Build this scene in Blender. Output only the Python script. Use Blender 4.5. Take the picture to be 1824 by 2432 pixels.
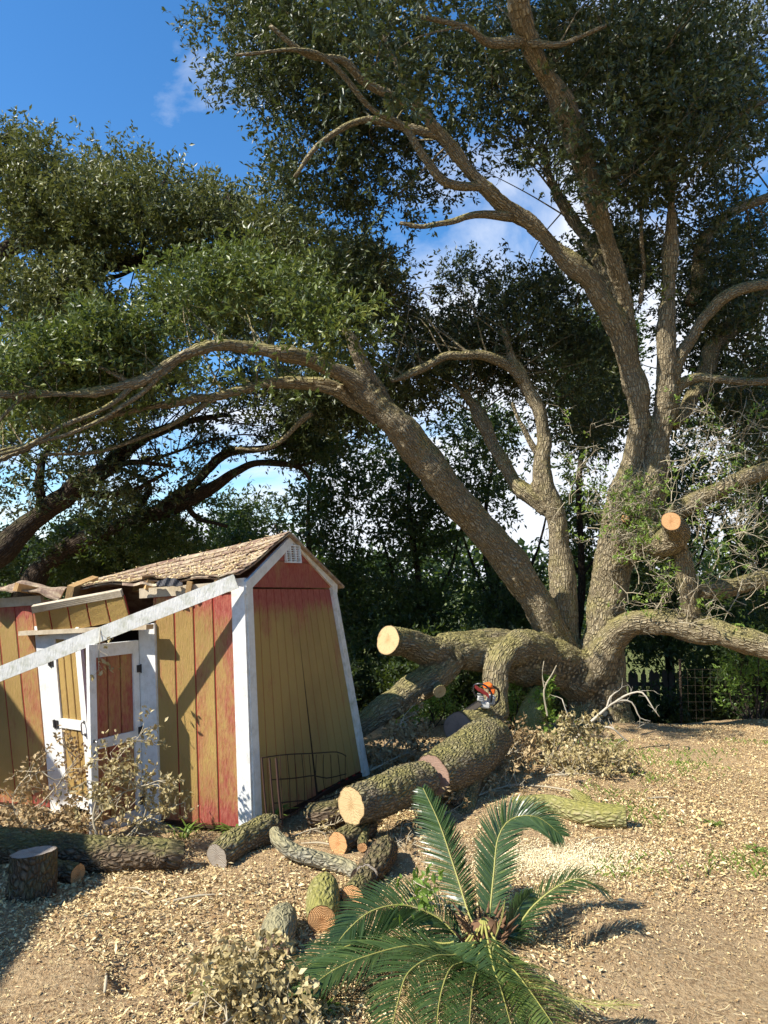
import bpy, math, random
import numpy as np
from mathutils import Vector, Matrix, kdtree
R = math.radians
rng = np.random.default_rng(7)
SC = bpy.context.scene
for o in list(bpy.data.objects):
    bpy.data.objects.remove(o, do_unlink=True)

# ------------------------------------------------------------------ camera
EYE, PITCH, F, CX, CY = 1.7, R(5.0), 1756.0, 912.0, 1216.0     # lens in pixels of the 1824 x 2432 photograph
cam = bpy.data.cameras.new('camera'); camo = bpy.data.objects.new('camera', cam)
SC.collection.objects.link(camo); SC.camera = camo
camo.location = (0, 0, EYE); camo.rotation_euler = (R(90) + PITCH, 0, 0)
cam.sensor_fit = 'VERTICAL'; cam.sensor_height = 24.0; cam.lens = 24.0 * F / 2432.0
cam.clip_start = 0.05; cam.clip_end = 2000

# ------------------------------------------------------------------ sun, sky, exposure
SUN_EL = R(44.0)
SH = Vector((-0.90, -0.436, 0)).normalized()                      # horizontal direction towards the sun
SUNV = Vector((SH.x * math.cos(SUN_EL), SH.y * math.cos(SUN_EL), math.sin(SUN_EL)))
sun = bpy.data.lights.new('sun', 'SUN'); suno = bpy.data.objects.new('sun', sun)
SC.collection.objects.link(suno)
sun.energy = 5.0; sun.angle = R(0.5); sun.color = (1.0, 0.95, 0.86)
suno.rotation_euler = SUNV.to_track_quat('Z', 'Y').to_euler()
suno.location = (-6, -4, 9)
world = bpy.data.worlds.new('World'); SC.world = world; world.use_nodes = True
SC.view_settings.view_transform = 'Standard'; SC.view_settings.look = 'None'
SC.view_settings.exposure = 0.85; SC.view_settings.gamma = 1.0
SC.view_settings.use_curve_mapping = False
SC.render.engine = 'CYCLES'
SC.cycles.max_bounces = 6; SC.cycles.diffuse_bounces = 3; SC.cycles.glossy_bounces = 2
SC.cycles.transmission_bounces = 3; SC.cycles.transparent_max_bounces = 8

def build_world():
    nt = world.node_tree; N = nt.nodes; L = nt.links
    N.clear()
    out = N.new('ShaderNodeOutputWorld'); bg = N.new('ShaderNodeBackground')
    sky = N.new('ShaderNodeTexSky'); sky.sky_type = 'NISHITA'; sky.sun_disc = False
    sky.sun_elevation = SUN_EL; sky.sun_rotation = math.atan2(SH.x, SH.y)
    sky.air_density = 1.0; sky.dust_density = 0.15; sky.ozone_density = 3.5
    hsv = N.new('ShaderNodeHueSaturation'); hsv.inputs['Saturation'].default_value = 1.25; hsv.inputs['Value'].default_value = 1.8
    L.new(sky.outputs[0], hsv.inputs['Color'])
    tc = N.new('ShaderNodeTexCoord')
    sep = N.new('ShaderNodeSeparateXYZ'); L.new(tc.outputs['Generated'], sep.inputs[0])
    add = N.new('ShaderNodeMath'); add.operation = 'ADD'; add.inputs[1].default_value = 0.22
    L.new(sep.outputs['Z'], add.inputs[0])
    mx = N.new('ShaderNodeMath'); mx.operation = 'MAXIMUM'; mx.inputs[1].default_value = 0.05; L.new(add.outputs[0], mx.inputs[0])
    div = N.new('ShaderNodeVectorMath'); div.operation = 'DIVIDE'
    cmb = N.new('ShaderNodeCombineXYZ')
    for k in range(3): L.new(mx.outputs[0], cmb.inputs[k])
    L.new(tc.outputs['Generated'], div.inputs[0]); L.new(cmb.outputs[0], div.inputs[1])
    no = N.new('ShaderNodeTexNoise'); no.inputs['Scale'].default_value = 1.7; no.inputs['Detail'].default_value = 8
    no.inputs['Roughness'].default_value = 0.58; no.inputs['Distortion'].default_value = 0.35
    L.new(div.outputs[0], no.inputs['Vector'])
    # more cloud towards the right (east) and low down, clear high on the left
    mn = N.new('ShaderNodeMath'); mn.operation = 'MINIMUM'; mn.inputs[1].default_value = 0.22; L.new(sep.outputs['X'], mn.inputs[0])
    m0 = N.new('ShaderNodeMath'); m0.operation = 'MULTIPLY_ADD'; m0.inputs[1].default_value = 0.38; L.new(mn.outputs[0], m0.inputs[0]); L.new(no.outputs[0], m0.inputs[2])
    m1 = N.new('ShaderNodeMath'); m1.operation = 'MULTIPLY_ADD'; m1.inputs[1].default_value = 0.12; L.new(sep.outputs['Y'], m1.inputs[0]); L.new(m0.outputs[0], m1.inputs[2])
    m2 = N.new('ShaderNodeMath'); m2.operation = 'MULTIPLY_ADD'; m2.inputs[1].default_value = -0.55; L.new(sep.outputs['Z'], m2.inputs[0]); L.new(m1.outputs[0], m2.inputs[2])
    cr = N.new('ShaderNodeValToRGB'); cr.color_ramp.elements[0].position = 0.34; cr.color_ramp.elements[1].position = 0.55
    L.new(m2.outputs[0], cr.inputs[0])
    mix = N.new('ShaderNodeMixRGB'); mix.inputs[2].default_value = (8.0, 8.4, 9.2, 1)
    L.new(cr.outputs[0], mix.inputs[0]); L.new(hsv.outputs[0], mix.inputs[1])
    bg.inputs['Strength'].default_value = 0.072
    L.new(mix.outputs[0], bg.inputs[0]); L.new(bg.outputs[0], out.inputs[0])
build_world()

# ------------------------------------------------------------------ positions
def ray(px, py):
    u = (px - CX) / F; v = -(py - CY) / F
    c, s = math.cos(PITCH), math.sin(PITCH)
    return np.array([u, c - v * s, s + v * c])
def W(px, py, Y):
    d = ray(px, py); return np.array([0, 0, EYE]) + d * (Y / d[1])
def G(px, py, z=0.0):
    d = ray(px, py); return np.array([0, 0, EYE]) + d * ((z - EYE) / d[2])
def WR(px, py, Y, w):
    d = ray(px, py); return w * 0.5 * (Y / d[1]) / F
def project(P):
    x = P[:, 0]; y = P[:, 1]; z = P[:, 2] - EYE
    c, s = math.cos(PITCH), math.sin(PITCH)
    dep = np.maximum(y * c + z * s, 0.05); up = -y * s + z * c
    return CX + F * x / dep, CY - F * up / dep

# ------------------------------------------------------------------ noise
def _hash(ix, iy, iz, seed):
    h = (ix.astype(np.int64) * 374761393 + iy.astype(np.int64) * 668265263 + iz.astype(np.int64) * 2147483647 + seed * 1274126177) & 0xffffffff
    h = ((h ^ (h >> 13)) * 1274126177) & 0xffffffff
    h = (h ^ (h >> 16)) & 0xffffff
    return h / float(0xffffff) * 2 - 1
def vnoise(P, seed=0):
    P = np.asarray(P, float); I = np.floor(P).astype(np.int64); f = P - I; f = f * f * (3 - 2 * f)
    r = 0
    for dx in (0, 1):
        for dy in (0, 1):
            for dz in (0, 1):
                w = (f[:, 0] if dx else 1 - f[:, 0]) * (f[:, 1] if dy else 1 - f[:, 1]) * (f[:, 2] if dz else 1 - f[:, 2])
                r = r + w * _hash(I[:, 0] + dx, I[:, 1] + dy, I[:, 2] + dz, seed)
    return r
def fbm(P, seed=0, o=3):
    P = np.asarray(P, float); r = 0; a = 1
    for k in range(o):
        r = r + a * vnoise(P * 2 ** k, seed + k); a *= .5
    return r

def ground_h(x, y):
    x = np.asarray(x, float); y = np.asarray(y, float)
    t = np.clip((y - 8.6) / 4.5, 0, 1); h = -1.25 * t * t * (3 - 2 * t)
    P = np.stack([x, y, 0 * x], -1).reshape(-1, 3)
    near = np.clip((14 - np.abs(y)) / 4, 0, 1) * np.clip((12 - np.abs(x)) / 4, 0, 1)
    n = (0.035 * vnoise(P * 1.1, 3) + 0.018 * vnoise(P * 3.7, 4) + 0.008 * vnoise(P * 11, 5)).reshape(x.shape)
    h = h + n * near
    for cx, cy, r, a in MOUNDS:
        h = h + a * np.exp(-((x - cx) ** 2 + (y - cy) ** 2) / (r * r))
    return h
MOUNDS = []
def addm(px, py, r, a):
    p = G(px, py); MOUNDS.append((p[0], p[1], r, a))
addm(1150, 2290, .38, .07); addm(1365, 2235, .17, -.13); addm(1440, 2290, .2, .05); addm(300, 2330, .10, -.10); addm(210, 2250, .35, .05)
addm(640, 2060, .25, .04); addm(1560, 2230, .3, .035); addm(1250, 1870, .7, .06)
def gz(x, y): return float(ground_h(np.array([x]), np.array([y]))[0])

# ------------------------------------------------------------------ objects
def tag(o, label=None, cat=None, group=None, kind=None):
    if label: o['label'] = label
    if cat: o['category'] = cat
    if group: o['group'] = group
    if kind: o['kind'] = kind
    return o
def thing(name, label, cat, loc=(0, 0, 0), group=None):
    o = bpy.data.objects.new(name, None); SC.collection.objects.link(o)
    o.location = tuple(float(a) for a in loc); o.empty_display_size = .1
    return tag(o, label, cat, group)
def wloc(o):
    v = Vector((0, 0, 0))
    while o is not None:
        v = v + o.location; o = o.parent
    return np.array(v)

class MB:
    def __init__(s): s.V = []; s.Fs = []; s.A = []; s.Rn = []; s.n = 0
    def add(s, V, faces, A=None, rnd=None):
        V = np.asarray(V, float).reshape(-1, 3); n = len(V)
        s.V.append(V)
        s.A.append(np.asarray(A, float).reshape(-1, 3) if A is not None else V.copy())
        s.Rn.append(np.full(n, 0.5) if rnd is None else np.broadcast_to(np.asarray(rnd, float), (n,)).copy())
        if isinstance(faces, np.ndarray): s.Fs.append(faces + s.n)
        else:
            by = {}
            for f in faces: by.setdefault(len(f), []).append(f)
            for k, v in by.items(): s.Fs.append(np.array(v) + s.n)
        s.n += n; return s
    def tube(s, *a, rnd=None, **k):
        V, Fq, A, info = tube(*a, **k); s.add(V, Fq, A, rnd); return info
    def box(s, c, size, M=None, rnd=None, bev=0.0):
        V, Fq = boxgeo(size, bev)
        if M is not None: V = V @ np.array(M).T
        s.add(V + np.asarray(c, float), Fq, None, rnd); return s
    def hexa(s, P, rnd=None):          # 8 corners: 4 of one face, 4 of the other
        s.add(P, [(3, 2, 1, 0), (4, 5, 6, 7), (0, 1, 5, 4), (1, 2, 6, 5), (2, 3, 7, 6), (3, 0, 4, 7)], None, rnd); return s
    def mesh(s, name, off=(0, 0, 0), smooth=False):
        me = bpy.data.meshes.new(name)
        V = np.concatenate(s.V) - np.asarray(off, float); A = np.concatenate(s.A); Rn = np.concatenate(s.Rn)
        me.vertices.add(len(V)); me.vertices.foreach_set('co', V.astype(np.float32).ravel())
        li = np.concatenate([f.ravel() for f in s.Fs]); cnt = np.concatenate([np.full(len(f), f.shape[1]) for f in s.Fs])
        me.loops.add(len(li)); me.loops.foreach_set('vertex_index', li.astype(np.int32))
        me.polygons.add(len(cnt)); st = np.concatenate([[0], np.cumsum(cnt)[:-1]])
        me.polygons.foreach_set('loop_start', st.astype(np.int32))
        if smooth: me.polygons.foreach_set('use_smooth', np.ones(len(cnt), bool))
        else: me.polygons.foreach_set('use_smooth', np.zeros(len(cnt), bool))
        a = me.attributes.new('bark', 'FLOAT_VECTOR', 'POINT'); a.data.foreach_set('vector', A.astype(np.float32).ravel())
        b = me.attributes.new('rnd', 'FLOAT', 'POINT'); b.data.foreach_set('value', Rn.astype(np.float32))
        me.update(calc_edges=True); me.validate()
        return me
    def build(s, name, mat, parent=None, smooth=False, loc=None, label=None):
        off = wloc(parent) if parent is not None else np.zeros(3)
        l = np.zeros(3)
        if loc is not None: l = np.asarray(loc, float) - off
        me = s.mesh(name, off + l, smooth)
        me.materials.append(mat)
        o = bpy.data.objects.new(name, me); SC.collection.objects.link(o)
        o.location = tuple(l)
        if parent is not None: o.parent = parent
        if label: o['label'] = label
        return o

def boxgeo(size, bev=0.0):
    x, y, z = [a / 2 for a in size]
    if bev <= 0:
        V = np.array([(-x, -y, -z), (x, -y, -z), (x, y, -z), (-x, y, -z), (-x, -y, z), (x, -y, z), (x, y, z), (-x, y, z)])
        return V, [(3, 2, 1, 0), (4, 5, 6, 7), (0, 1, 5, 4), (1, 2, 6, 5), (2, 3, 7, 6), (3, 0, 4, 7)]
    b = min(bev, x * .9, y * .9, z * .9); V = []; F_ = []
    for sz, zz in ((-1, -z), (-1, -z + b), (1, z - b), (1, z)):
        k = b if abs(zz) == z else 0
        X, Y = x - k, y - k
        V += [(-X, -Y + (0 if k else b), zz), (-X + (0 if k else b), -Y, zz), (X - (0 if k else b), -Y, zz), (X, -Y + (0 if k else b), zz),
              (X, Y - (0 if k else b), zz), (X - (0 if k else b), Y, zz), (-X + (0 if k else b), Y, zz), (-X, Y - (0 if k else b), zz)]
    for r in range(3):
        for k in range(8):
            a = r * 8 + k; c = r * 8 + (k + 1) % 8; F_.append((a, c, c + 8, a + 8))
    F_.append(tuple(range(7, -1, -1))); F_.append(tuple(range(24, 32)))
    return np.array(V), F_

def catmull(P, n_per):
    P = np.asarray(P, float)
    if len(P) == 2: P = np.array([P[0], (P[0] + P[1]) / 2, P[1]])
    Q = np.vstack([2 * P[0] - P[1], P, 2 * P[-1] - P[-2]]); out = []
    for i in range(1, len(Q) - 2):
        p0, p1, p2, p3 = Q[i - 1], Q[i], Q[i + 1], Q[i + 2]; n = n_per[i - 1] if not np.isscalar(n_per) else n_per
        for k in range(n):
            t = k / n
            out.append(.5 * ((2 * p1) + (-p0 + p2) * t + (2 * p0 - 5 * p1 + 4 * p2 - p3) * t * t + (-p0 + 3 * p1 - 3 * p2 + p3) * t ** 3))
    out.append(Q[-2]); return np.array(out)

def tube(pts, radii, sides=8, step=0.1, disp=0.0, seed=0, cap=True, stretch=.5, freq=36.0, wob=0.0):
    pts = np.asarray(pts, float); radii = np.asarray(radii, float)
    if len(pts) == 2:
        pts = np.array([pts[0], (pts[0] + pts[1]) / 2, pts[1]]); radii = np.array([radii[0], (radii[0] + radii[1]) / 2, radii[1]])
    seg = np.linalg.norm(np.diff(pts, axis=0), axis=1)
    npers = [max(1, int(math.ceil(l / step))) for l in seg]
    C = catmull(np.hstack([pts, radii[:, None]]), npers); Rr = np.maximum(C[:, 3], 1e-4); C = C[:, :3]
    if wob > 0:
        s_ = np.concatenate([[0], np.cumsum(np.linalg.norm(np.diff(C, axis=0), axis=1))]); f_ = np.clip(np.minimum(s_, s_[-1] - s_) / .3, 0, 1)
        for ax in range(3): C[:, ax] += wob * Rr * f_ * (vnoise(np.stack([s_ * 1.7, 0 * s_ + seed, 0 * s_ + ax * 7.3], -1), 31) + .5 * vnoise(np.stack([s_ * 4.3, 0 * s_ + seed, 0 * s_ + ax * 5.1], -1), 32))
        Rr = Rr * (1 + .14 * vnoise(np.stack([s_ * 3.1, 0 * s_ + seed, 0 * s_], -1), 33) * f_)
    T = np.gradient(C, axis=0); T /= np.linalg.norm(T, axis=1)[:, None] + 1e-9
    up = np.array([0, 0, 1.]) if abs(T[0][2]) < .9 else np.array([1., 0, 0])
    n = np.cross(T[0], up); n /= np.linalg.norm(n); Ns = [n]
    for i in range(1, len(C)):
        n = Ns[-1] - T[i] * np.dot(Ns[-1], T[i]); n /= np.linalg.norm(n) + 1e-9; Ns.append(n)
    Ns = np.array(Ns); Bs = np.cross(T, Ns)
    S = np.concatenate([[0], np.cumsum(np.linalg.norm(np.diff(C, axis=0), axis=1))])
    th = np.linspace(0, 2 * np.pi, sides, endpoint=False); ct, sn = np.cos(th), np.sin(th)
    m = len(C)
    A = np.stack([Rr[:, None] * ct, Rr[:, None] * sn, np.repeat((S * stretch)[:, None], sides, 1)], -1).reshape(-1, 3) + seed * 3.17
    rad = np.repeat(Rr[:, None], sides, 1)
    if disp > 0:
        rg = 1 - np.abs(vnoise(A * freq, seed)) * 2
        big = vnoise(np.stack([A[:, 0] * 5, A[:, 1] * 5, A[:, 2] * 8], -1), seed + 9)
        rad = rad + disp * (rg * .6 + .5 * vnoise(A * freq * 2.1, seed + 2)).reshape(m, sides) + (rad * .07) * big.reshape(m, sides)
    V = C[:, None, :] + rad[..., None] * (ct[None, :, None] * Ns[:, None, :] + sn[None, :, None] * Bs[:, None, :])
    V = V.reshape(-1, 3)
    i = np.arange(m - 1)[:, None]; j = np.arange(sides)[None, :]; j2 = (j + 1) % sides
    q = np.stack([i * sides + j, i * sides + j2, (i + 1) * sides + j2, (i + 1) * sides + j], -1).reshape(-1, 4)
    faces = [q]
    info = dict(C=C, R=Rr, T=T, N=Ns, B=Bs, first=V[:sides].copy(), last=V[-sides:].copy())
    if cap:
        V = np.vstack([V, C[0], C[-1]]); A = np.vstack([A, A[:sides].mean(0), A[-sides - 2 + 2:].mean(0)])
        k = len(V) - 2; jj = np.arange(sides); j2 = (jj + 1) % sides
        tri = [tuple(x) for x in np.stack([j2, jj, np.full(sides, k)], -1)] + [tuple(x) for x in np.stack([(m - 1) * sides + jj, (m - 1) * sides + j2, np.full(sides, k + 1)], -1)]
        return V, [tuple(x) for x in q] + tri, A, info
    return V, q, A, info

# ------------------------------------------------------------------ materials
class NB:
    def __init__(s, name):
        s.m = bpy.data.materials.new(name); s.m.use_nodes = True; s.t = s.m.node_tree
        s.t.nodes.clear(); s.out = s.t.nodes.new('ShaderNodeOutputMaterial')
        s.p = s.t.nodes.new('ShaderNodeBsdfPrincipled'); s.l(s.p.outputs[0], s.out.inputs[0])
    def l(s, a, b): s.t.links.new(a, b)
    def n(s, ty, ins=None, **kw):
        nd = s.t.nodes.new('ShaderNode' + ty)
        for k, v in kw.items(): setattr(nd, k, v)
        for k, v in (ins or {}).items():
            if hasattr(v, 'is_linked') or isinstance(v, bpy.types.NodeSocket): s.l(v, nd.inputs[k])
            else: nd.inputs[k].default_value = v
        return nd
    def attr(s, nm): return s.n('Attribute', attribute_name=nm)
    def ramp(s, fac, stops, interp='LINEAR'):
        r = s.n('ValToRGB', {0: fac}); r.color_ramp.interpolation = interp
        e = r.color_ramp.elements
        while len(e) < len(stops): e.new(.5)
        for k, (p, c) in enumerate(stops):
            e[k].position = p; e[k].color = (*c, 1) if len(c) == 3 else c
        return r.outputs[0]
    def noise(s, vec, scale, detail=4, rough=.55, dist=0.0):
        return s.n('TexNoise', {'Vector': vec, 'Scale': scale, 'Detail': detail, 'Roughness': rough, 'Distortion': dist}).outputs[0]
    def mix(s, f, a, b, blend='MIX'):
        m = s.n('MixRGB', blend_type=blend)
        for k, v in ((0, f), (1, a), (2, b)):
            if isinstance(v, bpy.types.NodeSocket): s.l(v, m.inputs[k])
            else: m.inputs[k].default_value = v if k == 0 else (*v, 1)
        return m.outputs[0]
    def math(s, op, a, b=0.0, c=None, clamp=False):
        m = s.n('Math', operation=op, use_clamp=clamp)
        for k, v in ((0, a), (1, b), (2, c)):
            if v is None: continue
            if isinstance(v, bpy.types.NodeSocket): s.l(v, m.inputs[k])
            else: m.inputs[k].default_value = v
        return m.outputs[0]
    def scale(s, vec, v):
        m = s.n('VectorMath', operation='MULTIPLY'); s.l(vec, m.inputs[0]); m.inputs[1].default_value = v; return m.outputs[0]
    def bump(s, h, dist, strength=1.0, normal=None):
        b = s.n('Bump', {'Height': h, 'Distance': dist, 'Strength': strength})
        if normal is not None: s.l(normal, b.inputs['Normal'])
        return b.outputs[0]
    def set(s, col=None, rough=.7, spec=.3, nrm=None, metal=0.0):
        if col is not None:
            if isinstance(col, bpy.types.NodeSocket): s.l(col, s.p.inputs['Base Color'])
            else: s.p.inputs['Base Color'].default_value = (*col, 1)
        if isinstance(rough, bpy.types.NodeSocket): s.l(rough, s.p.inputs['Roughness'])
        else: s.p.inputs['Roughness'].default_value = rough
        s.p.inputs['Specular IOR Level'].default_value = spec
        s.p.inputs['Metallic'].default_value = metal
        if nrm is not None: s.l(nrm, s.p.inputs['Normal'])
        return s.m
    def pos(s): return s.n('NewGeometry').outputs['Position']

def bark_mat(name, dark, mid, light, moss, moss_amt=.5, sc=30.0, bd=.03, red=None):
    b = NB(name); at = b.attr('bark').outputs['Vector']
    d = b.n('TexNoise', {'Vector': at, 'Scale': 14.0, 'Detail': 3.0})
    dv = b.n('VectorMath', {0: d.outputs['Color']}, operation='SCALE'); dv.inputs['Scale'].default_value = .05
    v2 = b.n('VectorMath', {0: at, 1: dv.outputs[0]}, operation='ADD').outputs[0]
    vo = b.n('TexVoronoi', {'Vector': v2, 'Scale': sc}, feature='DISTANCE_TO_EDGE').outputs['Distance']
    h1 = b.math('MINIMUM', b.math('MULTIPLY', vo, 2.6), 1.0)
    fine = b.noise(at, 90, 5, .65)
    h = b.math('ADD', h1, b.math('MULTIPLY', fine, .6))
    big = b.noise(b.pos(), 2.3, 4, .6)
    c = b.ramp(h1, [(0, dark), (.35, mid), (1, light)])
    c = b.mix(b.math('MULTIPLY', fine, .5), c, mid)
    c = b.mix(b.ramp(big, [(.3, (0, 0, 0)), (.7, (1, 1, 1))]), c, b.mix(.5, c, mid))
    if red:
        rm = b.noise(b.pos(), 1.1, 3, .5)
        c = b.mix(b.ramp(rm, [(.5, (0, 0, 0)), (.66, (.75, .75, .75))]), c, red)
    nz = b.n('SeparateXYZ', {0: b.n('NewGeometry').outputs['Normal']}).outputs['Z']
    mm = b.math('ADD', b.math('MULTIPLY', nz, .28), b.noise(b.pos(), 3.3, 6, .7))
    mk = b.ramp(mm, [(.62 - .3 * moss_amt, (0, 0, 0)), (.92 - .3 * moss_amt, (1, 1, 1))])
    mk = b.math('MULTIPLY', mk, .85)
    c = b.mix(mk, c, b.mix(fine, moss, tuple(x * .55 for x in moss)))
    return b.set(c, .92, .12, b.bump(h, bd, 1.0))

def leaf_mat(name, cols, rough=.45, spec=.45, trans=.35, tint=(.35, .5, .05)):
    b = NB(name); r = b.attr('rnd').outputs['Fac']
    st = [(i / (len(cols) - 1), c) for i, c in enumerate(cols)]
    c = b.ramp(r, st)
    b.set(c, rough, spec)
    if trans > 0:
        tr = b.n('BsdfTranslucent'); b.l(b.mix(.6, c, tint), tr.inputs[0])
        mx = b.n('MixShader', {0: trans}); b.l(b.p.outputs[0], mx.inputs[1]); b.l(tr.outputs[0], mx.inputs[2]); b.l(mx.outputs[0], b.out.inputs[0])
    return b.m

M = {}
M['oak_bark'] = bark_mat('oak_bark', (.085, .062, .038), (.31, .25, .155), (.50, .43, .29), (.38, .33, .12), .45, sc=38, red=None)
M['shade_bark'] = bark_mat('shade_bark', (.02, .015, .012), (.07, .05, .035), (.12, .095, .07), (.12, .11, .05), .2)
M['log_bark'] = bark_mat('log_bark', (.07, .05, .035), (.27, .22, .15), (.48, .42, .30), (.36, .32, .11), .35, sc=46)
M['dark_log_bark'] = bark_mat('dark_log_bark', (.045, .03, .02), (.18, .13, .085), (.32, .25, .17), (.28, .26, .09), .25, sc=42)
M['mossy_bark'] = bark_mat('mossy_bark', (.10, .10, .04), (.30, .28, .12), (.44, .37, .24), (.34, .31, .08), .35, sc=40, bd=.012)
M['lichen_bark'] = bark_mat('lichen_bark', (.10, .09, .07), (.30, .28, .21), (.50, .43, .29), (.42, .37, .20), .6, sc=45, bd=.015)
M['twig'] = NB('twig').set((.42, .36, .25), .85, .15)
M['dark_twig'] = NB('dark_twig').set((.06, .045, .035), .9, .1)
M['oak_leaf'] = leaf_mat('oak_leaf', [(.022, .032, .012), (.042, .055, .018), (.070, .085, .026), (.14, .15, .05)], .46, .42, .12, (.25, .32, .06))
M['lit_front_leaf'] = leaf_mat('lit_front_leaf', [(.038, .055, .014), (.080, .105, .022), (.14, .17, .034), (.25, .26, .06)], .44, .45, .18, (.3, .4, .06))  # oak leaf colour brightened to carry the sunlight on the arch
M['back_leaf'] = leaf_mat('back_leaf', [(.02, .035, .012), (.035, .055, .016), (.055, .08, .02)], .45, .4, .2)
M['fresh_leaf'] = leaf_mat('fresh_leaf', [(.10, .17, .03), (.18, .28, .05), (.28, .38, .08)], .45, .4, .4)
M['dead_leaf'] = leaf_mat('dead_leaf', [(.18, .11, .05), (.34, .24, .12), (.50, .38, .21), (.28, .20, .09)], .75, .2, .15, (.5, .36, .15))
M['olive_dead_leaf'] = leaf_mat('olive_dead_leaf', [(.17, .13, .055), (.33, .26, .11), (.48, .39, .20), (.60, .50, .29)], .6, .3, .15, (.5, .38, .13))
M['litter'] = leaf_mat('litter', [(.15, .08, .035), (.38, .24, .105), (.60, .44, .22), (.80, .66, .38), (.66, .51, .24), (.42, .29, .135)], .75, .2, 0)

def cut_mat(name, core, mid, edge, sc=55):
    b = NB(name); at = b.attr('bark').outputs['Vector']
    d = b.n('TexNoise', {'Vector': at, 'Scale': 9.0, 'Detail': 3.0})
    dv = b.n('VectorMath', {0: d.outputs['Color']}, operation='SCALE'); dv.inputs['Scale'].default_value = .010
    v2 = b.n('VectorMath', {0: at, 1: dv.outputs[0]}, operation='ADD').outputs[0]
    ln = b.n('VectorMath', {0: v2}, operation='LENGTH').outputs['Value']
    wv = b.math('MULTIPLY', b.math('ADD', b.math('SINE', b.math('MULTIPLY', ln, sc * 15.0)), 1.0), .5)
    rel = b.attr('rnd').outputs['Fac']
    c = b.ramp(rel, [(0, core), (.35, mid), (.85, mid), (1, edge)])
    c = b.mix(b.math('MULTIPLY', wv, .28), c, tuple(x * .72 for x in mid))
    sw = b.noise(b.scale(at, (3, 55, 3)), 3.0, 3)
    c = b.mix(b.math('MULTIPLY', sw, .4), c, tuple(min(1, x * 1.18) for x in mid))
    st = b.noise(at, 12, 4)
    c = b.mix(b.ramp(st, [(.58, (0, 0, 0)), (.75, (.6, .6, .6))]), c, tuple(x * .55 for x in core))
    sx = b.n('SeparateXYZ', {0: v2}); an = b.math('ARCTAN2', sx.outputs['Y'], sx.outputs['X'])
    cn = b.n('TexNoise', {'Vector': b.n('CombineXYZ', {0: b.math('MULTIPLY', an, 3.2), 1: b.math('MULTIPLY', ln, 2.0)}).outputs[0], 'Scale': 1.6, 'Detail': 2.0}).outputs[0]
    ck = b.ramp(cn, [(.485, (0, 0, 0)), (.5, (1, 1, 1)), (.515, (0, 0, 0))])
    ck = b.math('MULTIPLY', ck, b.ramp(rel, [(.0, (.9, .9, .9)), (.75, (.5, .5, .5)), (.95, (0, 0, 0))]))
    c = b.mix(b.math('MULTIPLY', ck, .75), c, tuple(x * .25 for x in core))
    c = b.mix(b.ramp(rel, [(.955, (0, 0, 0)), (.975, (1, 1, 1))]), c, (.10, .07, .04))
    return b.set(c, .8, .15, b.bump(b.math('ADD', b.math('MULTIPLY', sw, 2.0), wv), .003, .8))
M['cut_fresh'] = cut_mat('cut_fresh', (.42, .24, .10), (.62, .45, .23), (.48, .32, .15))
M['cut_orange'] = cut_mat('cut_orange', (.48, .20, .07), (.68, .38, .17), (.52, .26, .10))
M['cut_grey'] = cut_mat('cut_grey', (.28, .22, .17), (.38, .33, .27), (.25, .20, .15))
M['cut_red'] = cut_mat('cut_red', (.30, .17, .12), (.40, .26, .19), (.28, .17, .12))

# ================================================================== GROUND
def ground_mat():
    b = NB('sandy_ground'); p = b.pos()
    sep = b.n('SeparateXYZ', {0: p})
    n1 = b.noise(p, 1.2, 5, .6); n2 = b.noise(p, 14, 6, .7); n3 = b.noise(p, 60, 5, .7); n4 = b.noise(p, 220, 3, .6)
    sand = b.ramp(n2, [(.3, (.50, .32, .16)), (.5, (.66, .46, .25)), (.7, (.76, .57, .33))])
    lit = b.ramp(n3, [(.32, (.24, .14, .07)), (.45, (.48, .32, .17)), (.58, (.66, .48, .27)), (.7, (.78, .62, .39))])
    f = b.ramp(n1, [(.35, (0, 0, 0)), (.62, (1, 1, 1))])
    c = b.mix(f, sand, lit)
    # pale sawdust spread in front of the fallen logs
    q = b.n('VectorMath', {0: p}, operation='SUBTRACT').outputs[0]
    SD = G(1330, 2040)
    q.node.inputs[1].default_value = tuple(SD)
    q = b.scale(q, (1 / .95, 1 / .38, 0)); ln = b.n('VectorMath', {0: q}, operation='LENGTH').outputs['Value']
    sm = b.math('ADD', ln, b.math('MULTIPLY', n2, 1.1))
    sm2 = b.ramp(sm, [(.80, (1, 1, 1)), (1.45, (0, 0, 0))])
    sm3 = b.math('MULTIPLY', sm2, b.ramp(n3, [(.35, (.25, .25, .25)), (.6, (1, 1, 1))]))
    c = b.mix(sm3, c, (.80, .68, .42))
    far = b.ramp(b.math('MULTIPLY', sep.outputs['Y'], 1 / 40.0), [(.28, (0, 0, 0)), (.36, (1, 1, 1))])
    c = b.mix(far, c, b.ramp(n2, [(.3, (.10, .12, .04)), (.7, (.24, .26, .09))]))
    h = b.math('ADD', b.math('MULTIPLY', n3, .7), b.math('MULTIPLY', n4, .3))
    ck = b.noise(p, 17, 6, .72, .6); h = b.math('ADD', h, b.math('MULTIPLY', ck, 1.6))
    c = b.mix(b.ramp(ck, [(.32, (.6, .6, .6)), (.42, (0, 0, 0))]), c, (.30, .17, .09))
    return b.set(c, .95, .1, b.bump(h, .045, 1.0))
M['ground'] = ground_mat()
def grid_axis(a, b_, fine, far):
    v = list(np.arange(a, b_, fine)); s = fine; lo = a; hi = v[-1]
    L1, L2 = [], []
    while hi < far: s *= 1.35; hi += s; L1.append(hi)
    s = fine
    while lo > -far: s *= 1.35; lo -= s; L2.append(lo)
    return np.array(L2[::-1] + v + L1)
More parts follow.
